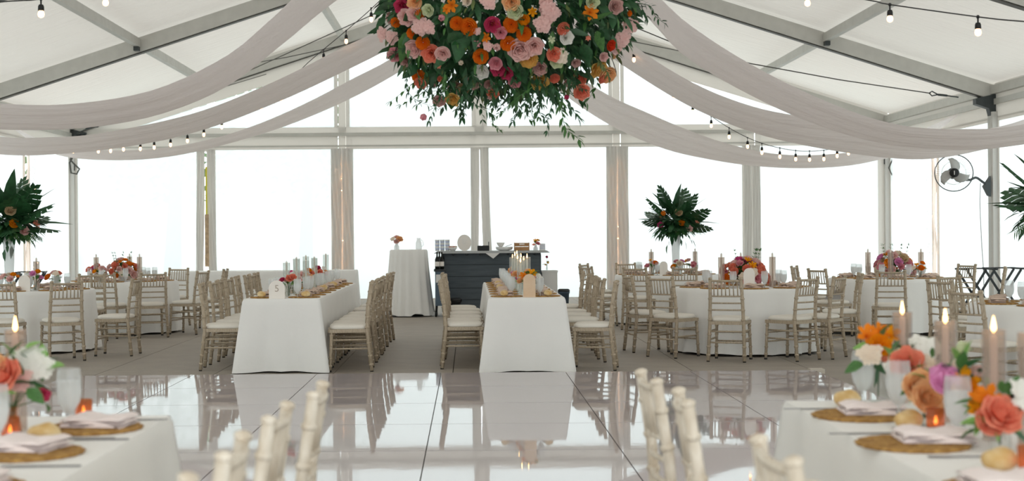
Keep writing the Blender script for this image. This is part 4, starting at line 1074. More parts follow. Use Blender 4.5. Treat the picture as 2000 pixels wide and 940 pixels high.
for k, (x, y, lit, lab) in enumerate(((2.97, 16.72, 0, 'left of the flower centrepiece on the front right round table'), (3.57, 16.72, 0, 'right of the flower centrepiece on the front right round table'), (3.30, 17.25, 0, 'behind the flower centrepiece on the front right round table'),
        (5.80, 19.55, 0, 'in front of the flowers on the far right round table'), (6.28, 19.75, 0, 'right of the flowers on the far right round table'), (5.60, 19.95, 0, 'left of the flowers on the far right round table'),
        (-5.50, 21.0, 0, 'left of the flowers on the rear left round table'), (-4.86, 21.0, 0, 'right of the flowers on the rear left round table'), (-5.15, 21.6, 0, 'behind the flowers on the rear left round table'),
        (2.85, 22.2, 0, 'left of the tall palm vase'), (3.55, 22.3, 0, 'right of the tall palm vase'), (-5.35, 17.6, 0, 'right of the ribbed vase on the front left round table'))):
    cylinder(x, y, 'glass candle cylinder ' + lab, .36, .038, 'smoke', 'candle cylinders on the round tables'); taper(x, y, 'unlit taper candle ' + lab, .40, False, .012, 'taper candles on the round tables', TZ, 'wax_white')
arch_sign(3.22, 16.34, 'blush arched table sign in front of the flowers, front right round table', .13, .24, None)
arch_sign(2.98, 21.75, 'blush arched table sign on the round table under the palm vase', .12, .22, None)
arch_sign(-5.40, 17.28, 'arched ivory table sign on the front left round table', .14, .20, None)
for k, (x, y, lab) in enumerate(((2.86, 22.05, 'left of the tall palm vase'), (3.25, 22.0, 'in front of the tall palm vase'), (3.47, 22.12, 'right of the tall palm vase'), (-5.34, 17.52, 'beside the arched sign on the front left round table'),
        (-5.15, 17.72, 'at the right of the front left round table'), (-5.62, 17.45, 'left of the arched sign on the front left round table'), (-5.55, 21.14, 'at the left of the rear left round table'), (-5.40, 20.87, 'nearer the camera at the left of the rear left round table'), (6.20, 19.52, 'at the right of the far right round table'))):
    bud_vase(x, y, 'glass bud vase ' + lab, .11, .03, 'glass', 'bud vases on the round tables')
    bunch(x, y, TZ + .11, 'small posy ' + lab, cone_items(random.Random(60 + k), 5, .10, C2 if k % 2 else C1, .042), 'posies on the round tables', 5, 70 + k)

# ------------------------------------------------------------------ tall vases with tropical leaves
def monstera_mesh():
    if 'mon' in LM: return LM['mon']
    mb = MB()
    def half(s):
        rows = []
        for k, (t, w) in enumerate(((.0, .30), (.12, .46), (.26, .52), (.42, .50), (.58, .42), (.74, .30), (.88, .16))):
            t1 = t + .105
            a, b = Vector((0, t, 0)), Vector((0, t + .16, 0)); t1 = t + .142
            o0, o1 = Vector((s * w, t + .10 * (t > .05) - .10 * (t < .05), -.10 * w)), Vector((s * w * .95, t1 + .13 - .12 * (t < .05), -.10 * w))
            m0, m1 = a.lerp(o0, .42) + Vector((0, 0, .03)), b.lerp(o1, .42) + Vector((0, 0, .03))
            mb.add([a, b, m1, m0], [(0, 1, 2, 3)]); mb.add([m0, m0.lerp(m1, .93), o1 * .98, o0], [(0, 1, 2, 3)])
    half(-1); half(1); mb.add([(0, .92, 0), (-.06, .98, 0), (0, 1.12, -.05), (.06, .98, 0)], [(0, 1, 2, 3)])
    mb.tube([(0, -.35, .0), (0, .3, .006), (0, 1.0, .004)], .012, 5)
    LM['mon'] = mb.mesh('monstera_leaf', M['leaf']); return LM['mon']
def frond_mesh():
    if 'fro' in LM: return LM['fro']
    mb = MB(); mb.tube([(0, 0, 0), (0, .5, .03), (0, 1, -.06)], [.012, .008, .003], 5)
    for k in range(18):
        t = .12 + .86 * k / 17
        for s in (-1, 1): leaf_into(mb, Vector((0, t, .03 * math.sin(t * 3) - .06 * t * t * (t > .5))), Vector((s * .8, .75, -.25)), Vector((0, 0, 1)), .30 * (1 - .5 * abs(t - .4)), .10, .25)
    LM['fro'] = mb.mesh('palm_frond', M['leaf2']); return LM['fro']
def tall_arrangement(x, y, vlabel, label, rz, h, seed, sc=1.0):
    v = link('tall_vase', None) if False else None
    vm = MB().lathe([(.085, 0), (.09, .012), (.055, .05), (.052, .18), (.062, .45), (.080, h - .08), (.096, h)], 32, wave=.05, wn=16).mesh('tall_vase', M['whiteglass'])
    o = link('tall_vase', vm, None, (x, y, TZ)); tag(o, vlabel, 'vase', 'tall white glass vases')
    t = thing('leaf_arrangement', label, 'flowers', (x, y, TZ + h), rz, 'tropical leaf arrangements'); q = random.Random(seed)
    bs = Vector((0, 0, .02))
    for dx, dz, dy, ln in ((.22, .10, -.15, .42), (-.14, .34, .0, .42), (-.26, .02, -.12, .40), (.10, .32, .14, .40), (.0, -.06, -.28, .36), (-.2, .10, .24, .42), (.22, .05, .22, .42), (.05, .16, -.2, .36), (.26, -.04, -.1, .40), (-.24, .20, -.06, .42), (-.12, -.08, -.2, .36), (.14, .22, -.1, .40)):
        d = Vector((dx, dy, dz)); link('monstera_leaf', monstera_mesh(), t, bs + d * .55, along(d, q.uniform(-.5, .5)), ln * sc)
    for dx, dz, dy, ln, wd in ((.03, .62, -.05, .58, .30), (-.28, .46, -.02, .56, .30), (.42, .42, .0, .62, .07), (.62, .06, -.05, .64, .10), (-.4, .3, .05, .45, .2), (.3, .4, .2, .5, .25), (-.1, .5, .25, .5, .28), (-.55, .12, .05, .55, .12), (.1, .1, -.5, .45, .25), (.5, .22, .2, .5, .12)):
        d = Vector((dx, dy, dz)); link('spear_leaf', leaf_mesh('leaf', wd, .12), t, bs + d * .1, along(d, q.uniform(-.5, .5)), ln * sc)
    for k in range(11):
        a = k * .571 + .2; d = Vector((math.cos(a), math.sin(a), -.42 + .15 * q.random())); link('palm_frond', frond_mesh(), t, bs, along(d, q.uniform(-.4, .4)), q.uniform(.34, .48) * sc)
    fo = MB()
    for k in range(520):
        d = Vector((q.gauss(0, 1), q.gauss(0, 1), q.gauss(.1, .45))).normalized(); leaf_into(fo, bs + d * q.uniform(.03, .36), d + Vector((0, 0, -.2)), Vector((0, 0, 1)), q.uniform(.09, .18), .4)
    fo.build('foliage', M['leaf'], t)['kind'] = 'stuff'
    for dx, dy, dz, k, c, r in ((-.22, -.22, .18, 'tulip', 'orange', .06), (.01, -.26, .19, 'rose', 'tan', .06), (.05, -.32, .03, 'ranunculus', 'amber', .055), (.17, -.28, -.06, 'rose', 'blush', .055), (-.27, -.24, .0, 'rose', 'magenta', .05), (.2, .25, .1, 'rose', 'coral', .055), (-.2, .28, .1, 'rose', 'peach', .055), (.32, -.1, .02, 'star', 'coral', .06)):
        put_flower(t, k, c, (dx, dy, dz), (dx, dy - .2, .25), r * sc)
tall_arrangement(3.27, 22.45, 'tall white glass vase standing on the round table right of the bar', 'monstera and spear leaf arrangement with few roses, right of the bar', 0, .78, 1, 1.0)
tall_arrangement(-5.80, 17.95, 'tall ribbed glass vase on the front left round table', 'dark palm and spear leaf arrangement at the left picture edge', 20, .80, 2, 1.12)
tall_arrangement(5.25, 12.6, 'tall white glass vase on the rightmost round table', 'monstera leaf arrangement cut by the right picture edge', -15, .80, 3, 1.05)

# ------------------------------------------------------------------ bar and things around it
BX0, BX1, BY = -.47, 1.27, 25.0
bar = thing('bar_counter', 'dark slate-blue panelled bar with a grey counter top', 'bar', ((BX0 + BX1) / 2, BY, 0)); hw = (BX1 - BX0) / 2
MB().box((0, .32, .565), (2 * hw - .04, .50, 1.04)).build('body', M['bindark'], bar, False)
pk = MB(); pk.box((0, 0, 0), (2 * hw, .03, .196)); pkm = pk.mesh('plank', M['barwood'], False)
for k in range(5): link('plank', pkm, bar, (0, .045 + .004 * (k % 2), 0.165 + .205 * k))
for s in (-1, 1): MB().box((s * (hw - .02), .32, .56), (.05, .58, 1.0)).build('end_panel', M['barwood'], bar, False)
MB().box((hw - .16, .018, .56), (.30, .02, .98)).build('front_panel', M['barwood'], bar, False)
MB().prism([(-hw - .14, 1.085), (hw + .16, 1.085), (hw + .10, 1.125), (-hw - .08, 1.125)], -.10, .72).build('counter_top', M['bartop'], bar, False)
MB().prism([(-.10, 1.085), (.14, 1.085), (.03, .99)], -.108, -.100).build('cloth_corner', M['greycloth'], bar, False)
for k in range(7): MB().tube([(-hw + .2 + k * .24, -.06, 1.07), (-hw + .2 + k * .24, .03, 1.07)], .025, 8).build('bracket', M['plate'], bar)
for sx in (-1, 1):
    for yy in (.12, .52): MB().tube([(sx * (hw - .12) - .02, yy, .05), (sx * (hw - .12) + .02, yy, .05)], .05, 12).build('castor', M['black'], bar)
MB().box((.12, .02, .15), (.07, .02, .06)).build('socket', M['black'], bar, False)
CT = 1.125
def onbar(px): return at(px, 487, BY + .15).x
def cup_stack(x, label):
    t = thing('cup_sleeve_stack', label, 'cups', (x, BY + .2, CT)); 
    for i in range(3):
        for j in range(3):
            m = MB(); m.lathe([(.034, 0), (.042, .075), (.044, .078)], 12, capt=True); o = m.build('cup', M['white'], t); o.location = (.09 * (j - 1), 0, .062 * i)
            m = MB(); m.lathe([(.0395, .030), (.0412, .046)], 12, capb=False); m.build('blue_band', M['chinablue'], o)
cup_stack(onbar(864), 'stack of white and blue striped cups on the left end of the bar')
t = thing('round_menu_sign', 'round ivory menu board standing on the bar', 'sign', (onbar(907), BY + .25, CT))
MB().prism([(.125 * math.cos(a * math.pi / 16), .145 + .145 * math.sin(a * math.pi / 16)) for a in range(32)], -.006, .006).build('board', M['sign'], t, False)
for k, wd in enumerate((.10, .07, .09, .06)): MB().box((0, -.0075, .19 - .022 * k), (wd, .002, .006)).build('lettering_line', M['greycloth'], t, False)
MB().bar((0, .01, .2), (0, .09, 0), .03, .006).build('stay', M['sign'], t, False)
t = thing('posy_bowl', 'low white bowl with pale flowers left of the round sign on the bar', 'bowl', (onbar(884), BY + .18, CT)); MB().lathe([(.04, 0), (.07, .04), (.085, .06)], 16, capt=True).build('bowl', M['china'], t)
for k in range(4): put_flower(t, 'rose', ('blush', 'cream')[k % 2], (-.05 + .035 * k, 0, .07), (0, -.3, 1), .028)
t = thing('napkin_caddy', 'black bar caddy with an upright divider on the bar', 'caddy', (onbar(944), BY + .15, CT))
MB().box((0, 0, .045), (.21, .14, .09)).build('tray', M['black'], t, False); MB().box((.095, 0, .08), (.012, .12, .16)).build('divider', M['black'], t, False)
for k in range(3): MB().box((-.06 + .06 * k, 0, .08), (.05, .10, .03)).build('compartment', M['plate'], t, False)
t = thing('serving_platter', 'wide white serving dish on the bar', 'dish', (onbar(985), BY + .2, CT)); MB().lathe([(.08, 0), (.14, .02), (.155, .065), (.148, .068)], 24, capt=True).build('dish', M['china'], t)
t = thing('white_bowl', 'small white bowl on the serving dish', 'bowl', (onbar(978), BY + .2, CT + .069)); MB().lathe([(.03, 0), (.05, .02), (.075, .075)], 18).build('bowl', M['china'], t)
t = thing('salad_tongs', 'tongs leaning over the serving dish on the bar', 'tongs', (onbar(993), BY + .16, CT + .069))
for s in (-1, 1): MB().tube([(-.05, .01 * s, 0.006), (.03, .012 * s, .03), (.06, 0, .045)], .005, 5).build('arm', M['steel'], t)
t = thing('wooden_crate', 'tan wooden crate with a handle slot on the bar', 'crate', (onbar(1019), BY + .15, CT))
for s in (-1, 1):
    for k in range(2): MB().box((0, s * .09, .035 + .07 * k), (.265, .012, .062)).build('slat', M['kraft'], t, False)
    MB().box((s * .128, 0, .07), (.012, .17, .14)).build('end_board', M['kraft'], t, False)
MB().box((0, 0, .005), (.25, .17, .01)).build('base_board', M['kraft'], t, False); MB().box((0, -.0985, .112), (.09, .004, .022)).build('handle_slot', M['sign'], t, False)
bud_vase(onbar(1046), BY + .12, 'blush vase at the right end of the bar', .10, .04, 'whiteglass', None, CT)
bunch(onbar(1046), BY + .12, CT + .10, 'yellow and pink posy at the right end of the bar', [(-.03, 0, .0, 'star', 'coral', .04), (.04, 0, .02, 'rose', 'pink', .04), (0, -.02, .07, 'star', 'amber', .05), (.05, .02, .08, 'ranunculus', 'yellow', .03)], None, 4, 5, -.08)
t = thing('napkin_box', 'small white and blue box at the right end of the bar', 'box', (onbar(1060), BY + .28, CT)); MB().box((0, 0, .06), (.10, .10, .12)).build('carton', M['white'], t, False)
for k in range(3): MB().box((0, -.051, .03 + .03 * k), (.09, .002, .008)).build('stripe', M['chinablue'], t, False)

t = thing('bottle_cart', 'blue-black plastic cart holding bottles beside the bar', 'cart', (-.50, 24.68, 0))
MB().box((0, 0, .49), (.16, .42, .60)).build('bin', M['binblue'], t, False); MB().box((0, 0, .80), (.20, .46, .04)).build('rim', M['bindark'], t, False); MB().box((0, -.215, .66), (.13, .01, .14)).build('front_label', M['greycloth'], t, False)
for sx in (-1, 1):
    for sy in (-1, 1): MB().tube([(sx * .06, sy * .17, .19), (sx * .07, sy * .17, .05)], .018, 6).build('leg', M['black'], t); MB().tube([(sx * .07 - .02, sy * .17, .045), (sx * .07 + .02, sy * .17, .045)], .045, 10).build('castor', M['black'], t)
BOT = MB().lathe([(.036, 0), (.038, .01), (.038, .17), (.014, .225), (.013, .29), (.016, .295)], 14, capt=True).mesh('wine_bottle', M['bottle'])
BLAB = MB().lathe([(.0385, .05), (.0385, .13)], 14, capb=False).mesh('paper_label', M['sign'])
for k, (x, y) in enumerate(((-.545, 24.56), (-.465, 24.62), (-.51, 24.79))):
    o = link('wine_bottle', BOT, None, (x, y, .82)); tag(o, 'dark wine bottle standing in the cart beside the bar, ' + ('left front one', 'right front one', 'rear one')[k], 'bottle', 'bottles in the bar cart'); link('paper_label', BLAB, o)
def bin_(x, y, r0, r1, h, label, m1, m2):
    t = thing('waste_bin', label, 'bin', (x, y, 0)); MB().lathe([(r0, 0), (r1, h * .93), (r1 * 1.1, h * .93), (r1 * 1.1, h)], 4 * 5, capb=True).build('body', M[m1], t); MB().lathe([(r1 * 1.12, h), (r1 * 1.12, h + .03), (r1 * .9, h + .05)], 20, capt=True).build('lid', M[m2], t)
bin_(-.24, 24.74, .085, .10, .26, 'small black bin on the floor at the left end of the bar', 'bindark', 'black')
bin_(1.66, 24.9, .075, .095, .40, 'blue-grey bin with a dark lid right of the bar', 'binblue', 'bindark')
t = thing('covered_box', 'pale grey covered box standing right of the bar', 'box', (1.43, 25.3, 0))
MB().box((0, 0, .37), (.27, .36, .74)).build('cover', M['greycloth'], t, False); MB().box((0, 0, .75), (.29, .38, .03)).build('lid', M['greycloth'], t, False)
bud_vase(1.385, 25.2, 'slim vase on the covered box right of the bar', .10, .02, 'glass', None, .765)
bunch(1.385, 25.2, .865, 'magenta and yellow stems in the slim vase right of the bar', [(0, 0, .14, 'tulip', 'hotpink', .035), (.02, 0, .04, 'tulip', 'yellow', .03), (-.02, 0, .0, 'star', 'amber', .03)], None, 3, 8, -.09)

# cocktail table
t = thing('cocktail_table', 'tall cocktail table hidden under a white cloth left of the bar', 'table', (-1.045, 24.8, 0)); MB().lathe([(.30, 1.13), (.30, 1.155)], 28, capt=True).build('tabletop', M['tabletop'], t, False)
MB().tube([(0, 0, .03), (0, 0, 1.13)], .03, 10).build('column', M['plate'], t); MB().lathe([(.25, 0), (.24, .02), (.05, .04)], 20, capt=True).build('base', M['plate'], t)
mb = MB(); rows = []
for tt in (0, .02, .06, .2, .4, .6, .8, .93, 1.0):
    row = []
    for k in range(120):
        a = 2 * math.pi * k / 120; rr = .312 + .012 * min(1, tt / .02) * (tt > 0) + .105 * tt ** 1.3 + (.006 + .02 * tt) * math.sin(16 * a + 1.2 * math.sin(3 * a)) * (tt > 0)
        row.append((rr * math.cos(a), rr * math.sin(a), 1.16 * (1 - tt) + .02 * tt + (.05 * max(0, math.sin(5 * a + 1)) * max(0, tt - .85) / .15)))
    rows.append(row + row[:1])
mb.grid(rows); mb.add(rows[0][:-1], [tuple(range(120))]); o = mb.build('tablecloth', M['cloth']); o.location = (-1.045, 24.8, 0); tag(o, 'crumpled white cloth on the tall cocktail table left of the bar', 'tablecloth')
bud_vase(-1.25, 24.75, 'blush vase on the tall cocktail table', .12, .045, 'whiteglass', None, 1.162)
bunch(-1.25, 24.75, 1.282, 'peach and cream posy on the tall cocktail table', [(-.06, 0, .05, 'stock', 'cream', .06), (.05, -.02, .06, 'rose', 'peach', .06), (0, .03, .09, 'rose', 'blush', .05), (.0, -.05, .02, 'rose', 'blush', .05)], None, 5, 9, -.10)
t = thing('carafe', 'white carafe on the right of the tall cocktail table', 'carafe', (-.87, 24.8, 1.162)); MB().lathe([(.05, 0), (.055, .02), (.05, .12), (.03, .17), (.036, .20)], 16).build('body', M['whiteglass'], t); MB().tube([(.045, 0, .04), (.085, 0, .08), (.07, 0, .15), (.034, 0, .17)], .006, 6).build('handle', M['whiteglass'], t)

# long low table behind on the left
t = thing('buffet_table', 'long table hidden under the plain white cloth along the gable windows', 'table', (-3.65, 25.1, 0)); MB().box((0, .38, .762), (3.24, .72, .03)).build('tabletop', M['tabletop'], t, False)
for sx in (-1, 0, 1):
    for yy in (.12, .64): MB().tube([(sx * 1.5, yy, 0), (sx * 1.5, yy, .75)], .015, 8).build('leg', M['foot'], t)
mb = rect_cloth(.76, 3.27, .795, .02, .05, 77); mb.v = [(-y, x, z) for x, y, z in mb.v]
o = mb.build('tablecloth', M['cloth']); o.location = (-2.02, 25.48, 0); tag(o, 'plain white cloth on the long bare table by the gable windows', 'tablecloth')

# folding tray stands
def tray_stand(x, y, rz, label):
    t = thing('tray_stand', label, 'stand', (x, y, 0), rz, 'folding tray stands')
    for sy in (-.2, .2):
        MB().bar((-.24, sy, .76), (.24, sy * 1.0, 0.0), .035, .025, (0, 1, 0)).build('leg', M['bindark'], t, False); MB().bar((.24, sy * .8, .76), (-.24, sy * .8, 0.0), .035, .025, (0, 1, 0)).build('leg', M['bindark'], t, False)
    for sx in (-.24, .24): MB().bar((sx, -.26, .775), (sx, .26, .775), .03, .03).build('top_bar', M['bindark'], t, False)
    MB().bar((-.27, -.2, .785), (.27, -.2, .785), .06, .012).build('strap', M['black'], t, False); MB().bar((-.27, .2, .785), (.27, .2, .785), .06, .012).build('strap', M['black'], t, False)
tray_stand(8.42, 23.6, 4, 'black folding tray stand by the right tent post, left of two'); tray_stand(8.98, 23.9, 0, 'black folding tray stand at the right picture edge')
tray_stand(-8.15, 26.5, 10, 'black folding tray stand behind the front left round table'); tray_stand(-8.15, 24.9, 0, 'black folding tray stand at the left picture edge')
# bag on the chair
t = thing('handbag', 'small grey metallic handbag on a chair left of the far right round table', 'bag', (4.92, 19.20, .500), -20)
MB().prism([(-.11, 0), (.11, 0), (.10, .10), (.04, .125), (-.06, .115)], -.035, .035).build('body', M['bag'], t, False); MB().tube([(-.08, 0, .11), (-.05, 0, .17), (.04, 0, .18), (.08, 0, .11)], .006, 6).build('strap', M['black'], t); MB().ball((0, -.04, .09), .015, 8, 5).build('clasp', M['steel'], t)

# ------------------------------------------------------------------ the two near tables
def mat_at(x, y, lab, nap=None, rz=0):
    o = link('woven_placemat', MATM, None, (x, y, TZ)); tag(o, 'round tan woven placemat, ' + lab, 'placemat', 'placemats on the near tables')
    o = link('napkin', NAPN, None, (x + (nap or (0, 0))[0], y + (nap or (0, 0))[1], TZ + .0125)); o.rotation_euler = (0, 0, R(rz)); tag(o, 'folded pale pink napkin, ' + lab, 'napkin', 'napkins on the near tables')
KN = MB(); KN.bar((0, -.11, .003), (0, .02, .003), .010, .004).bar((0, .02, .003), (0, .115, .003), .016, .003)
KNM = KN.mesh('table_knife', M['steel'], False)
FK = MB(); FK.bar((0, -.10, .003), (0, .04, .003), .008, .004).bar((0, .04, .003), (0, .065, .003), .02, .003)
for k in range(3): FK.bar((-.007 + .007 * k, .065, .003), (-.007 + .007 * k, .105, .003), .004, .003)
FKM = FK.mesh('table_fork', M['steel'], False)
def cutlery(me, x, y, rz, lab):
    o = link(me.name.split('.')[0], me, None, (x, y, TZ + .001)); o.rotation_euler = (0, 0, R(rz)); tag(o, lab, 'cutlery', 'cutlery on the near tables')
def bread(x, y, lab, rz=0): o = link('bread_roll', ROLLM, None, (x, y, TZ)); o.rotation_euler = (0, 0, R(rz)); tag(o, lab, 'bread', 'bread rolls on the near tables')
# left near table
mat_at(-1.265, 4.76, 'farther one on the near left table', (.02, .035), -8); mat_at(-1.315, 4.22, 'second from the far end of the near left table', (-.02, .055), -14); mat_at(-1.30, 3.62, 'third from the far end of the near left table')
cutlery(KNM, -1.17, 4.98, 92, 'knife beyond the farther placemat on the near left table'); cutlery(KNM, -1.19, 4.50, 90, 'knife between the two placemats on the near left table'); cutlery(FKM, -1.23, 4.53, 88, 'fork between the two placemats on the near left table')
cutlery(KNM, -1.20, 3.98, 90, 'knife on the camera side of the second placemat, near left table')
bread(-1.335, 4.46, 'pale bread roll behind the nearer napkin on the near left table', 20)
goblet(-1.36, 4.83, 'frosted goblet with water at the far end of the near left table', 'goblets on the near tables'); goblet(-1.435, 4.30, 'clear goblet at the left picture edge on the near left table', 'goblets on the near tables')
AMB = MB().lathe([(.026, 0), (.028, .004), (.031, .075), (.029, .075), (.026, .01)], 18, wave=.03, wn=12).mesh('votive', M['amber'])
def votive(x, y, lab, lit=True):
    t = thing('votive', lab, 'candle holder', (x, y, TZ), 0, 'amber votives'); link('cup', AMB, t)
    MB().lathe([(.019, .008), (.019, .022)], 12, capt=True).build('wax', M['wax'], t); MB().lathe([(.001, .024), (.006, .032), (.001, .052)], 8, capt=True).build('flame', M['flame'], t)
votive(-1.355, 4.99, 'ribbed amber votive at the far end of the near left table'); votive(-1.455, 4.50, 'amber votive among the flowers on the near left table')
cylinder(-1.50, 4.70, 'smoky glass cylinder at the left picture edge on the near left table', .34, .036, 'smoke', 'candle cylinders on the near tables'); taper(-1.50, 4.70, 'lit blush taper at the left picture edge on the near left table', .325, True, .012, 'taper candles on the near tables')
def spots(label, base, lst, leaves, seed, group='flowers on the near tables', vz=.10):
    """lst: (px, py, depth, kind, colour, radius px); leaves: (px, py, depth, towards px, py, width, material)"""
    q = random.Random(seed); bx, by = base; bz = TZ + vz; B = Vector((bx, by, bz))
    t = thing('flower_bunch', label, 'flowers', B, 0, group)
    for px, py, d, k, c, r in lst:
        p = at(px, py, d) - B; R_ = r * d / F * 1.15
        MB().tube([(0, 0, -vz + .02), (p.x * .12, p.y * .12, .0), p - Vector((0, 0, R_ * .3))], .0022, 5).build('stem', M['stem'], t)
        for e in range(2):
            d_ = Vector((q.uniform(-1, 1), q.uniform(-.2, .8), q.uniform(-.6, .8))).normalized()
            link('leaf', leaf_mesh(q.choice(('leaf', 'leaf2', 'leaf2', 'leaf3')), q.choice((.5, .65)), .25), t, p + d_ * R_ * .45 - Vector((0, 0, R_ * .45)), along(d_, q.uniform(-.9, .9)), R_ * q.uniform(1.2, 1.9))
        put_flower(t, k, c, p, Vector((p.x * 3 + q.uniform(-.3, .3), -1.0, .55 + q.uniform(-.2, .3))), R_, q.uniform(0, 6))
    for px, py, d, tx, ty, wd, mt in leaves:
        a = at(px, py, d) - B; b = at(tx, ty, d - .02) - B; b = a + (b - a) * 1.2; link('leaf', leaf_mesh(mt, wd, .15), t, a, along(b - a, q.uniform(-.9, .9)), (b - a).length)
bud_vase(-1.475, 4.58, 'clear bud vase with coral flowers on the near left table', .10, .03, 'amber', 'bud vases on the near tables')
spots('coral, blush and white flowers with green leaves on the near left table', (-1.475, 4.58), [(6, 736, 4.5, 'rose', 'coral', 32), (38, 748, 4.55, 'stock', 'blush', 30), (50, 708, 4.6, 'stock', 'white', 32), (74, 722, 4.6, 'stock', 'white', 30), (66, 700, 4.62, 'stock', 'white', 24), (84, 772, 4.55, 'tulip', 'hotpink', 20), (22, 702, 4.62, 'tulip', 'tan', 16), (-20, 715, 4.5, 'rose', 'peach', 26)],
      [(50, 748, 4.5, 96, 756, .45, 'leaf'), (52, 760, 4.5, 80, 782, .6, 'leaf2'), (30, 700, 4.6, 10, 670, .6, 'leaf3'), (20, 695, 4.55, 38, 668, .6, 'leaf2'), (90, 722, 4.6, 118, 712, .7, 'leaf3'), (40, 690, 4.6, 70, 668, .5, 'leaf3'), (0, 690, 4.5, -15, 655, .5, 'leaf2'), (5, 770, 4.5, 30, 765, .5, 'leaf3'), (60, 715, 4.6, 45, 690, .5, 'leaf2')], 21)
# right near table
mat_at(1.355, 4.93, 'farther one on the near right table', (.05, .035), -4); mat_at(1.325, 4.26, 'second from the far end of the near right table', (.075, .04), -4); mat_at(1.33, 3.50, 'third from the far end of the near right table')
cutlery(KNM, 1.25, 5.14, 88, 'knife beyond the farther placemat on the near right table'); cutlery(KNM, 1.25, 4.50, 90, 'knife between the two placemats on the near right table'); cutlery(FKM, 1.40, 4.02, 90, 'fork on the camera side of the second placemat, near right table')
bread(1.385, 5.22, 'golden bread roll behind the farther placemat on the near right table'); bread(1.425, 4.62, 'golden bread roll between the two placemats on the near right table', 30); bread(1.415, 3.80, 'pale bread roll at the lower right corner on the near right table', 15)
goblet(1.465, 4.86, 'frosted goblet in front of the coral ranunculus on the near right table', 'goblets on the near tables'); goblet(1.485, 4.33, 'large frosted goblet below the pink bloom on the near right table', 'goblets on the near tables'); goblet(1.46, 5.28, 'goblet half hidden behind the yellow flowers on the near right table', 'goblets on the near tables')
for k, (x, y, lab) in enumerate(((1.62, 5.32, 'leftmost of the row on the near right table'), (1.60, 4.78, 'second from left on the near right table'), (1.60, 4.34, 'third from left on the near right table'), (1.655, 4.20, 'at the right picture edge on the near right table'))):
    cylinder(x, y, 'smoky glass candle cylinder, ' + lab, .34, .036, 'smoke', 'candle cylinders on the near tables'); taper(x, y, 'lit blush taper candle, ' + lab, .322, True, .012, 'taper candles on the near tables')
bud_vase(1.545, 5.38, 'clear bud vase with yellow alstroemeria at the far end of the near right table', .15, .032, 'glass', 'bud vases on the near tables')
spots('yellow and peach alstroemeria in the bud vase at the far end, near right table', (1.545, 5.38), [(1694, 656, 5.3, 'star', 'orange', 22), (1716, 650, 5.32, 'star', 'orange', 20), (1738, 655, 5.32, 'star', 'amber', 20), (1720, 674, 5.25, 'ranunculus', 'amber', 20), (1700, 696, 5.22, 'stock', 'cream', 24), (1728, 698, 5.28, 'tulip', 'coral', 14)],
      [(1718, 700, 5.3, 1745, 680, .4, 'leaf2'), (1716, 705, 5.3, 1700, 725, .3, 'leaf2'), (1720, 660, 5.3, 1728, 640, .4, 'olive'), (1712, 715, 5.3, 1712, 750, .25, 'leaf')], 22, vz=.15)
bud_vase(1.50, 5.02, 'clear bud vase with a coral ranunculus on the near right table', .10, .03, 'glass', 'bud vases on the near tables')
spots('coral ranunculus with white stock on the near right table', (1.50, 5.02), [(1772, 712, 4.95, 'rose', 'coral', 28), (1808, 722, 4.95, 'rose', 'cream', 24), (1800, 690, 5.0, 'stock', 'white', 28), (1790, 676, 5.02, 'stock', 'white', 22), (1815, 678, 5.02, 'stock', 'white', 20), (1745, 722, 4.98, 'stock', 'white', 18), (1752, 700, 5.0, 'stock', 'palegreen', 18)],
      [(1770, 690, 5.0, 1785, 670, .7, 'leaf2'), (1776, 692, 4.95, 1784, 705, .7, 'leaf3'), (1778, 722, 4.93, 1800, 712, .6, 'leaf3'), (1790, 730, 4.93, 1802, 752, .6, 'leaf3'), (1820, 700, 4.95, 1822, 680, .4, 'leaf2'), (1740, 690, 5.0, 1752, 668, .5, 'leaf2')], 23)
bud_vase(1.50, 4.70, 'clear bud vase with peach roses on the near right table', .10, .03, 'glass', 'bud vases on the near tables')
spots('peach-orange roses in the bud vase on the near right table', (1.50, 4.70), [(1790, 758, 4.66, 'rose', 'peach', 26), (1812, 776, 4.62, 'rose', 'peach', 28), (1800, 745, 4.7, 'rose', 'peach', 20)], [(1800, 810, 4.65, 1825, 828, .6, 'leaf'), (1815, 790, 4.65, 1818, 812, .4, 'leaf3'), (1808, 740, 4.65, 1785, 728, .5, 'leaf3')], 24)
bud_vase(1.57, 4.52, 'bud vase with a pink bloom between the tall candles on the near right table', .10, .03, 'glass', 'bud vases on the near tables')
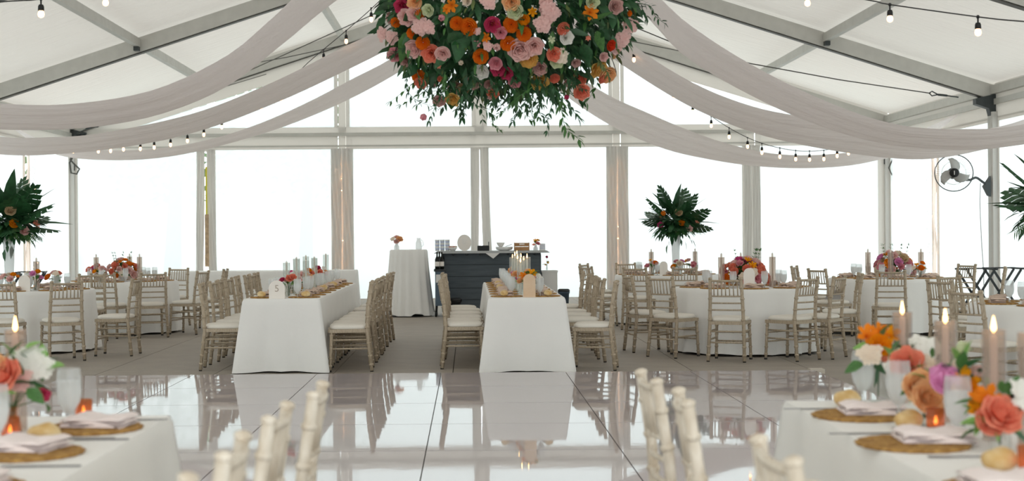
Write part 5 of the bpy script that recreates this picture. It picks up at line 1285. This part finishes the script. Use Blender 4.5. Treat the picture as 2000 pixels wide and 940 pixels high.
spots('pink bloom, amber lily and dark leaves between the tall candles', (1.57, 4.52), [(1838, 736, 4.5, 'tulip', 'orchid', 32), (1846, 744, 4.48, 'rose', 'orchid', 24), (1886, 758, 4.46, 'ranunculus', 'amber', 22), (1884, 750, 4.47, 'star', 'amber', 30), (1908, 728, 4.5, 'tulip', 'blush', 20), (1880, 680, 4.55, 'tulip', 'palegreen', 18), (1870, 712, 4.52, 'tulip', 'cream', 14)],
      [(1872, 730, 4.5, 1845, 712, .6, 'leaf'), (1880, 725, 4.5, 1880, 690, .6, 'leaf2'), (1876, 728, 4.48, 1912, 700, .55, 'leaf'), (1870, 745, 4.48, 1850, 765, .6, 'leaf'), (1866, 750, 4.48, 1872, 782, .6, 'leaf'), (1868, 702, 4.52, 1864, 680, .6, 'leaf3'), (1886, 700, 4.5, 1892, 668, .5, 'leaf3'), (1880, 735, 4.46, 1900, 742, .6, 'leaf2')], 25)
bud_vase(1.535, 4.12, 'bud vase with a big coral bloom at the lower right, near right table', .10, .03, 'glass', 'bud vases on the near tables')
spots('big coral bloom with orange lilies at the lower right corner', (1.535, 4.12), [(1955, 812, 4.1, 'rose', 'coral', 34), (1936, 822, 4.12, 'rose', 'coral', 26), (1930, 778, 4.2, 'star', 'orange', 26), (1912, 782, 4.22, 'star', 'orange', 22), (1908, 802, 4.2, 'star', 'amber', 20), (1990, 765, 4.12, 'stock', 'white', 24), (1998, 790, 4.1, 'stock', 'white', 20)],
      [(1968, 775, 4.15, 1985, 738, .6, 'leaf2'), (1960, 770, 4.15, 1955, 745, .5, 'leaf2'), (1910, 815, 4.15, 1908, 845, .5, 'leaf3'), (1975, 830, 4.1, 1990, 842, .6, 'leaf3'), (1985, 770, 4.15, 1998, 745, .6, 'leaf2'), (1945, 845, 4.1, 1950, 860, .5, 'leaf3')], 26)
bud_vase(1.60, 4.02, 'slim glass bud vase at the right picture edge on the near right table', .13, .022, 'glass', 'bud vases on the near tables')
votive(1.47, 3.74, 'amber votive at the lower right corner of the near right table'); votive(1.49, 4.55, 'amber votive behind the large goblet on the near right table')
